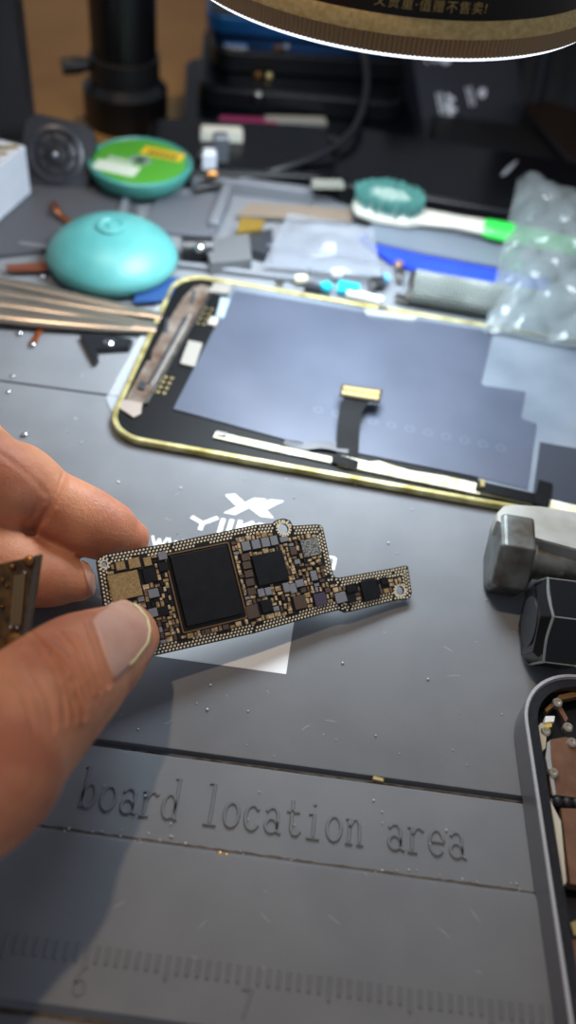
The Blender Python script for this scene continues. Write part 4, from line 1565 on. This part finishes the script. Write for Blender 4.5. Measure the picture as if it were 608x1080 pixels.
# ------------------------------------------------------------------ dark clutter at the back
M_GLS = mat('phone_glass', '#07080c', .22, spec=.22)
M_PFR = mat('phone_frame_dark', '#141519', .35, .4)
def phone(label, cx, cy, w_, l_, th, z, ang, mb_body=None, fr=None, tilt=0, grp='dark phones stacked at the back', cams=True, bars=None):
    t = thing('old_phone', label, 'phone', (cx, cy, z), grp)
    t.rotation_euler = (tilt, 0, ang)
    MB().prism(rrect(-l_ / 2, l_ / 2, -w_ / 2, w_ / 2, 8, 6), 0, th - .6).build('frame', fr or M_PFR, t, bevel=.6)
    MB().prism(rrect(-l_ / 2 + 1, l_ / 2 - 1, -w_ / 2 + 1, w_ / 2 - 1, 7.2, 6), th - .8, th).build('glass', mb_body or M_GLS, t, bevel=.2)
    if cams:
        for k, (ox, oy) in enumerate(((-l_ / 2 + 12, w_ / 2 - 12), (-l_ / 2 + 12, w_ / 2 - 27))):
            MB().lathe([(6, 0), (6, 1.6), (5, 2), (4.6, 1.2), (0, 1.2)], (ox, oy, th), seg=24).build('camera_ring', M_STEEL, t)
    return t


phone('black glass phone lying flat behind the toothbrush', 75, 315, 46, 150, 8, .2, -.06, cams=False)
phone('dark phone under the curved black cable, right of the wick spool', -34, 316, 40, 66, 7, .2, .2, cams=False)
phone('black phone lying at the bottom of the stack', -18, 374, 68, 92, 9, -5.8, .16)
phone('dark phone second in the stack behind the pink film', -20, 389, 66, 80, 8, 3.4, .12, cams=False)
phone('dark phone under the blue edged one', -18, 407, 66, 84, 8, 11.6, .2, cams=False)
phone('phone with a bright blue edge on top of the dark stack', -20, 420, 66, 84, 7, 19.8, .12, None, mat('phone_blue_frame', '#1d62a5', .3, .5), cams=False)
cs_ = MB().prism(rrect(-78, 74, -15, 15, 3, 4), 0, 10, .8).build('flat_case', mat('case_black', '#0c0d10', .5, spec=.25))
cs_.location = Vector((114, 358, -5.9)) * U
tag(cs_, 'flat black case lying behind the long black phone, below the printed box', 'case')
# red film and pale connectors in the stack
def lump(name, label, cat, x, y, Y, w_, d_, h_, m_, ang=.2, group=None):
    p = at(x, y, Y + h_ / 2)
    o = MB().rbox(0, 0, w_, d_, 0, h_, ang, min(.8, h_ * .3)).build(name, m_, smooth=False)
    o.location = Vector((float(p[0]), float(p[1]), float(p[2]) - h_ / 2)) * U
    tag(o, label, cat, group)
    return o


lump('pink_film', 'pink plastic film strip lying on the dark phones', 'film', 262, 127, 3.2, 22, 4, 1.2, mat('pink_film', '#a3335c', .4))
lump('pale_flex', 'pale grey flex strip right of the pink film', 'flex cable', 312, 127, 3.2, 24, 4.5, 1.6, mat('pale_flex', '#a9a69c', .4, .3), .25)
lump('white_plug', 'white plastic plug left of the curved cable', 'plug', 234, 141, 7.4, 15, 4.5, 4.0, mat('ivory', '#cfcdbf', .4), .2)
lump('white_bottle_top', 'small white cap beside the wick spool', 'cap', 221, 167, 7.2, 4.6, 4.2, 6, mat('white_cap', '#c4c8d2', .35), .2)
lump('brass_nub', 'small brass nub in front of the white cap', 'metal scrap', 224, 183, 7.2, 3.4, 3, 2.4, M_BRASS, .2)
lump('grey_plug', 'grey plug leaning behind the small white cap', 'plug', 233, 155, 7.2, 5, 4.5, 9, mat('plug_grey', '#4c5057', .4), .3)
lump('silver_tab', 'silver oval tab lying on the stacked phones', 'metal scrap', 249, 48, 19.6, 9, 3, 1.0, M_SHINY, .1)
lump('amber_clip', 'pale clip piece at the end of the black slab', 'clip', 346, 194, 8.2, 11, 3.2, 2.0, mat('pale_clip', '#8b8a80', .4), .25)
for k, (x, y, m_, lb) in enumerate(((272, 79, M_BRASS, 'added brass screw giving the left glint of the pair'), (284, 80, M_GOLD, 'added gold screw giving the glint beside the brass one'), (302, 50, M_SHINY, 'added bright screw giving the glint furthest back on the phones'),
                                    (273, 100, M_STEEL, 'dull steel screw added below the glinting pair'), (293, 51, M_BRASS, 'brass screw added beside the bright one at the back'), (213, 165, M_STEEL, 'steel screw left of the small white cap'))):
    p = at(x, y, 20.4 if y < 70 else 12.2 if y < 110 else 8)
    t = thing('glint_screw', lb, 'screw', p, 'glint screws added on the stacked phones')  # metal bits added to catch lamp light as small blurred glints
    MB().lathe([(1.5, 0), (1.6, .8), (1.1, 1.7), (0, 2.0)], (0, 0, -.6), seg=16).build('head', m_, t)
    MB().cyl((0, 0, -2.4), (0, 0, -.5), .8, 10).build('shaft', M_STEEL, t)
# curved black cable
cbp = [aty(378, 40, 380), aty(386, 70, 368), aty(386, 100, 352), aty(374, 135, 330), aty(345, 160, 314), aty(300, 177, 303), aty(250, 190, 296), aty(205, 200, 288)]
cab = MB().tube(cbp, [1.3] * 8, 12, sub=8).build('black_cable', mat('cable_black', '#101116', .4, spec=.6), origin=tuple(map(float, cbp[-1])))
tag(cab, 'black cable curving down across the dark phones', 'cable')
# dark box with white printed marks, right back
x0_, x1_ = aty(452, 150, 372), aty(552, 170, 392)
FBX = Frame((x0_[0], x0_[1], 3), np.array([x1_[0] - x0_[0], x1_[1] - x0_[1], 0]), [.1, -1, .35])
bx_ = thing('printed_box', 'dark grey box with white printed marks leaning behind the black phone', 'box', frame=FBX)
def fb(x, y):
    return FBX.px(x, y)


MB().prism([fb(450, 152), fb(432, 40), fb(545, 40), fb(556, 168)], -22, 0, .4).build('box_body', mat('box_grey', '#2c2f38', .45), bx_, smooth=False)
M_MARK = mat('mark_white', '#e6ebf5', .5)
mb = MB()
for x0m, y0m, x1m, y1m, w_ in ((461, 98, 466, 124, .7), (465, 97, 470, 123, .7), (471, 100, 480, 106, 1.4), (474, 106, 476, 122, 2.2), (470, 112, 482, 116, 1.4), (492, 92, 497, 112, .7), (496, 91, 501, 111, .7), (455, 60, 460, 66, .8), (460, 58, 466, 66, .8), (484, 58, 492, 60, .8), (448, 62, 452, 67, .6)):
    stroke(mb, fb(x0m, y0m), fb(x1m, y1m), w_, 0, .06)
c = fb(509, 98)
mb.lathe([(1.9, 0), (1.9, .06), (0, .06)], (c[0], c[1], 0), seg=20)
mb.lathe([(2.1, 0), (2.1, .06), (0, .06)], (*fb(471, 62), 0), seg=20)
mb.build('printed_marks', M_MARK, bx_, smooth=False)
# black pouch at the right, dark brown phone and its clear stand
p0_ = aty(556, 175, 385)
pouch = thing('black_pouch', 'upright black fabric pouch with a stiff seam at the right back', 'pouch', (p0_[0] + 12, p0_[1] + 8, 0))
mb = MB()
def pf(i, j):
    x = -24 + 62 * i
    y = -2 - 5 * math.sin(math.pi * i) - 1.6 * math.sin(i * 19 + j * 2) + 10 * j
    return (x, y, 62 * j)


mb.grid(pf, 40, 16)
mb.grid(lambda i, j: (pf(i, j)[0], pf(i, j)[1] + 14, pf(i, j)[2]), 40, 16)
mb.build('pouch_body', mat('pouch_black', '#14161d', .7, bump=.5, bscale=400), pouch)
MB().tube([(-20 + 5, -6, 0), (-17, -3, 30), (-20, 2, 62)], 1.0, 10, sub=4).build('seam', mat('seam_black', '#31343c', .5), pouch)
MB().tube([(8, -9, 0), (4, -4, 30), (2, 1, 62)], .8, 10, sub=4).build('seam', mat('seam_olive', '#47463d', .5), pouch)
phone('dark brown phone lying above the bubble wrap at the right edge', 118, 372, 60, 80, 8, .2, .3, mat('brown_glass', '#1c1310', .3), M_PFR, grp=None, cams=False)
cs = MB().tube([aty(512, 205, 308), aty(530, 186, 318), aty(548, 168, 334)], [1.0, 1.1, 1.1], 10, flat=.5, sub=3).build('clear_rod', mat('rod_grey', '#8b9098', .2), origin=tuple(map(float, aty(512, 205, 308))))
tag(cs, 'thin pale rod leaning between the black phone and the bubble wrap', 'rod')

# ------------------------------------------------------------------ crumbs on the mat
mb = MB()
for k in range(28):
    x, y = rnd.uniform(-30, 60), rnd.choice([rnd.uniform(86, 120), rnd.uniform(45, 64), rnd.uniform(100, 185)])
    a, L = rnd.uniform(-.9, .9), rnd.uniform(.6, 2.8)
    z = 1.0 if y < 66 else .0
    mb.tube([(x, y, z), (x + L * .5 * math.cos(a), y + L * .5 * math.sin(a) + rnd.uniform(-.3, .3), z), (x + L * math.cos(a), y + L * math.sin(a), z)], [.03, .06, .03], 5, flat=.4, sub=3)
mb.build('scratches', mat('scratch_grey', '#a4a7ab', .5), mat_root, world=True)
mb = MB()
for x0, x1, ly, hw_, zz in ((-25, 62, yg, .62, -1.88), (-50, 62, ye + .95, .3, -.16), (-60, 60, yl - 1.0, .7, -.98)):
    ptsA, ptsB = [], []
    x = x0
    while x < x1:
        ptsA.append((x, ly - hw_ * rnd.uniform(.5, 1)))
        ptsB.append((x, ly + hw_ * rnd.uniform(.2, 1)))
        x += rnd.uniform(.5, 1.6)
    mb.prism(ptsA + ptsB[::-1], zz, zz + .03)
mb.build('groove_dirt', mat('brown_grime', '#3b3027', .6, col2='#57493a', nscale=700), mat_root, world=True, smooth=False)
mb = MB()
M_CRUMB = mat('crumbs', '#c9c9cc', .3, .3)
for k in range(150):
    x, y = rnd.uniform(-60, 75), rnd.uniform(48, 205)
    zz = .08 if y > yg + 2 or y < yg - 2 else -1.8
    r = rnd.choice([.12, .15, .18, .22, .3])
    mb.ball((x, y, zz + r * .5), r, 6, sz=.7)
for k in range(42):
    x = rnd.uniform(-45, 60)
    mb.ball((x, ye + rnd.uniform(.2, 2.2), -.1), rnd.uniform(.08, .24), 6, sz=.8)
tag(mb.build('crumbs', M_CRUMB), 'pale crumbs and dust scattered over the grey mat', 'dust', kind='stuff')
def speck(name, label, cat, x, y, r, m_, sz=.7):
    p = at(x, y, .2)
    o = MB().ball((0, 0, 0), r, 10, sz).build(name, m_)
    o.location = Vector((float(p[0]), float(p[1]), .2 + r * sz * .8)) * U
    tag(o, label, cat, 'solder crumbs on the mat')


speck('solder_crumb', 'white solder crumb on the mat above the fingertip', 'crumb', 26, 459, .8, M_SHINY, .6)
speck('solder_crumb', 'clear crumb on the mat just above the thin groove', 'crumb', 13, 397, .6, M_SHINY)
speck('solder_crumb', 'clear crumb on the mat just below the thin groove', 'crumb', 9, 414, .6, M_SHINY)
speck('solder_crumb', 'shiny solder bead under the copper shred, near the tweezers', 'crumb', 21, 353, .9, M_SHINY)
speck('solder_crumb', 'shiny bead on the tweezers below the aqua dome', 'crumb', 45, 294, 1.1, M_SHINY)
bit('brass_chip', 'tiny brass chip lying in the wide mat groove', 'chip', 399.5, 821.5, 2.2, .8, -.12, M_GOLD, .2, .7)
p = at(235, 901, .6)
o = MB().ball((-.5, 0, 0), .7, 8, .6).ball((.7, -.1, 0), .6, 8, .6).build('amber_crumb', mat('amber_crumb', '#b9925a', .25, .4))
o.location = Vector((float(p[0]), float(p[1]), .3)) * U
tag(o, 'amber crumb caught on the mat ridge below the lettering', 'crumb')
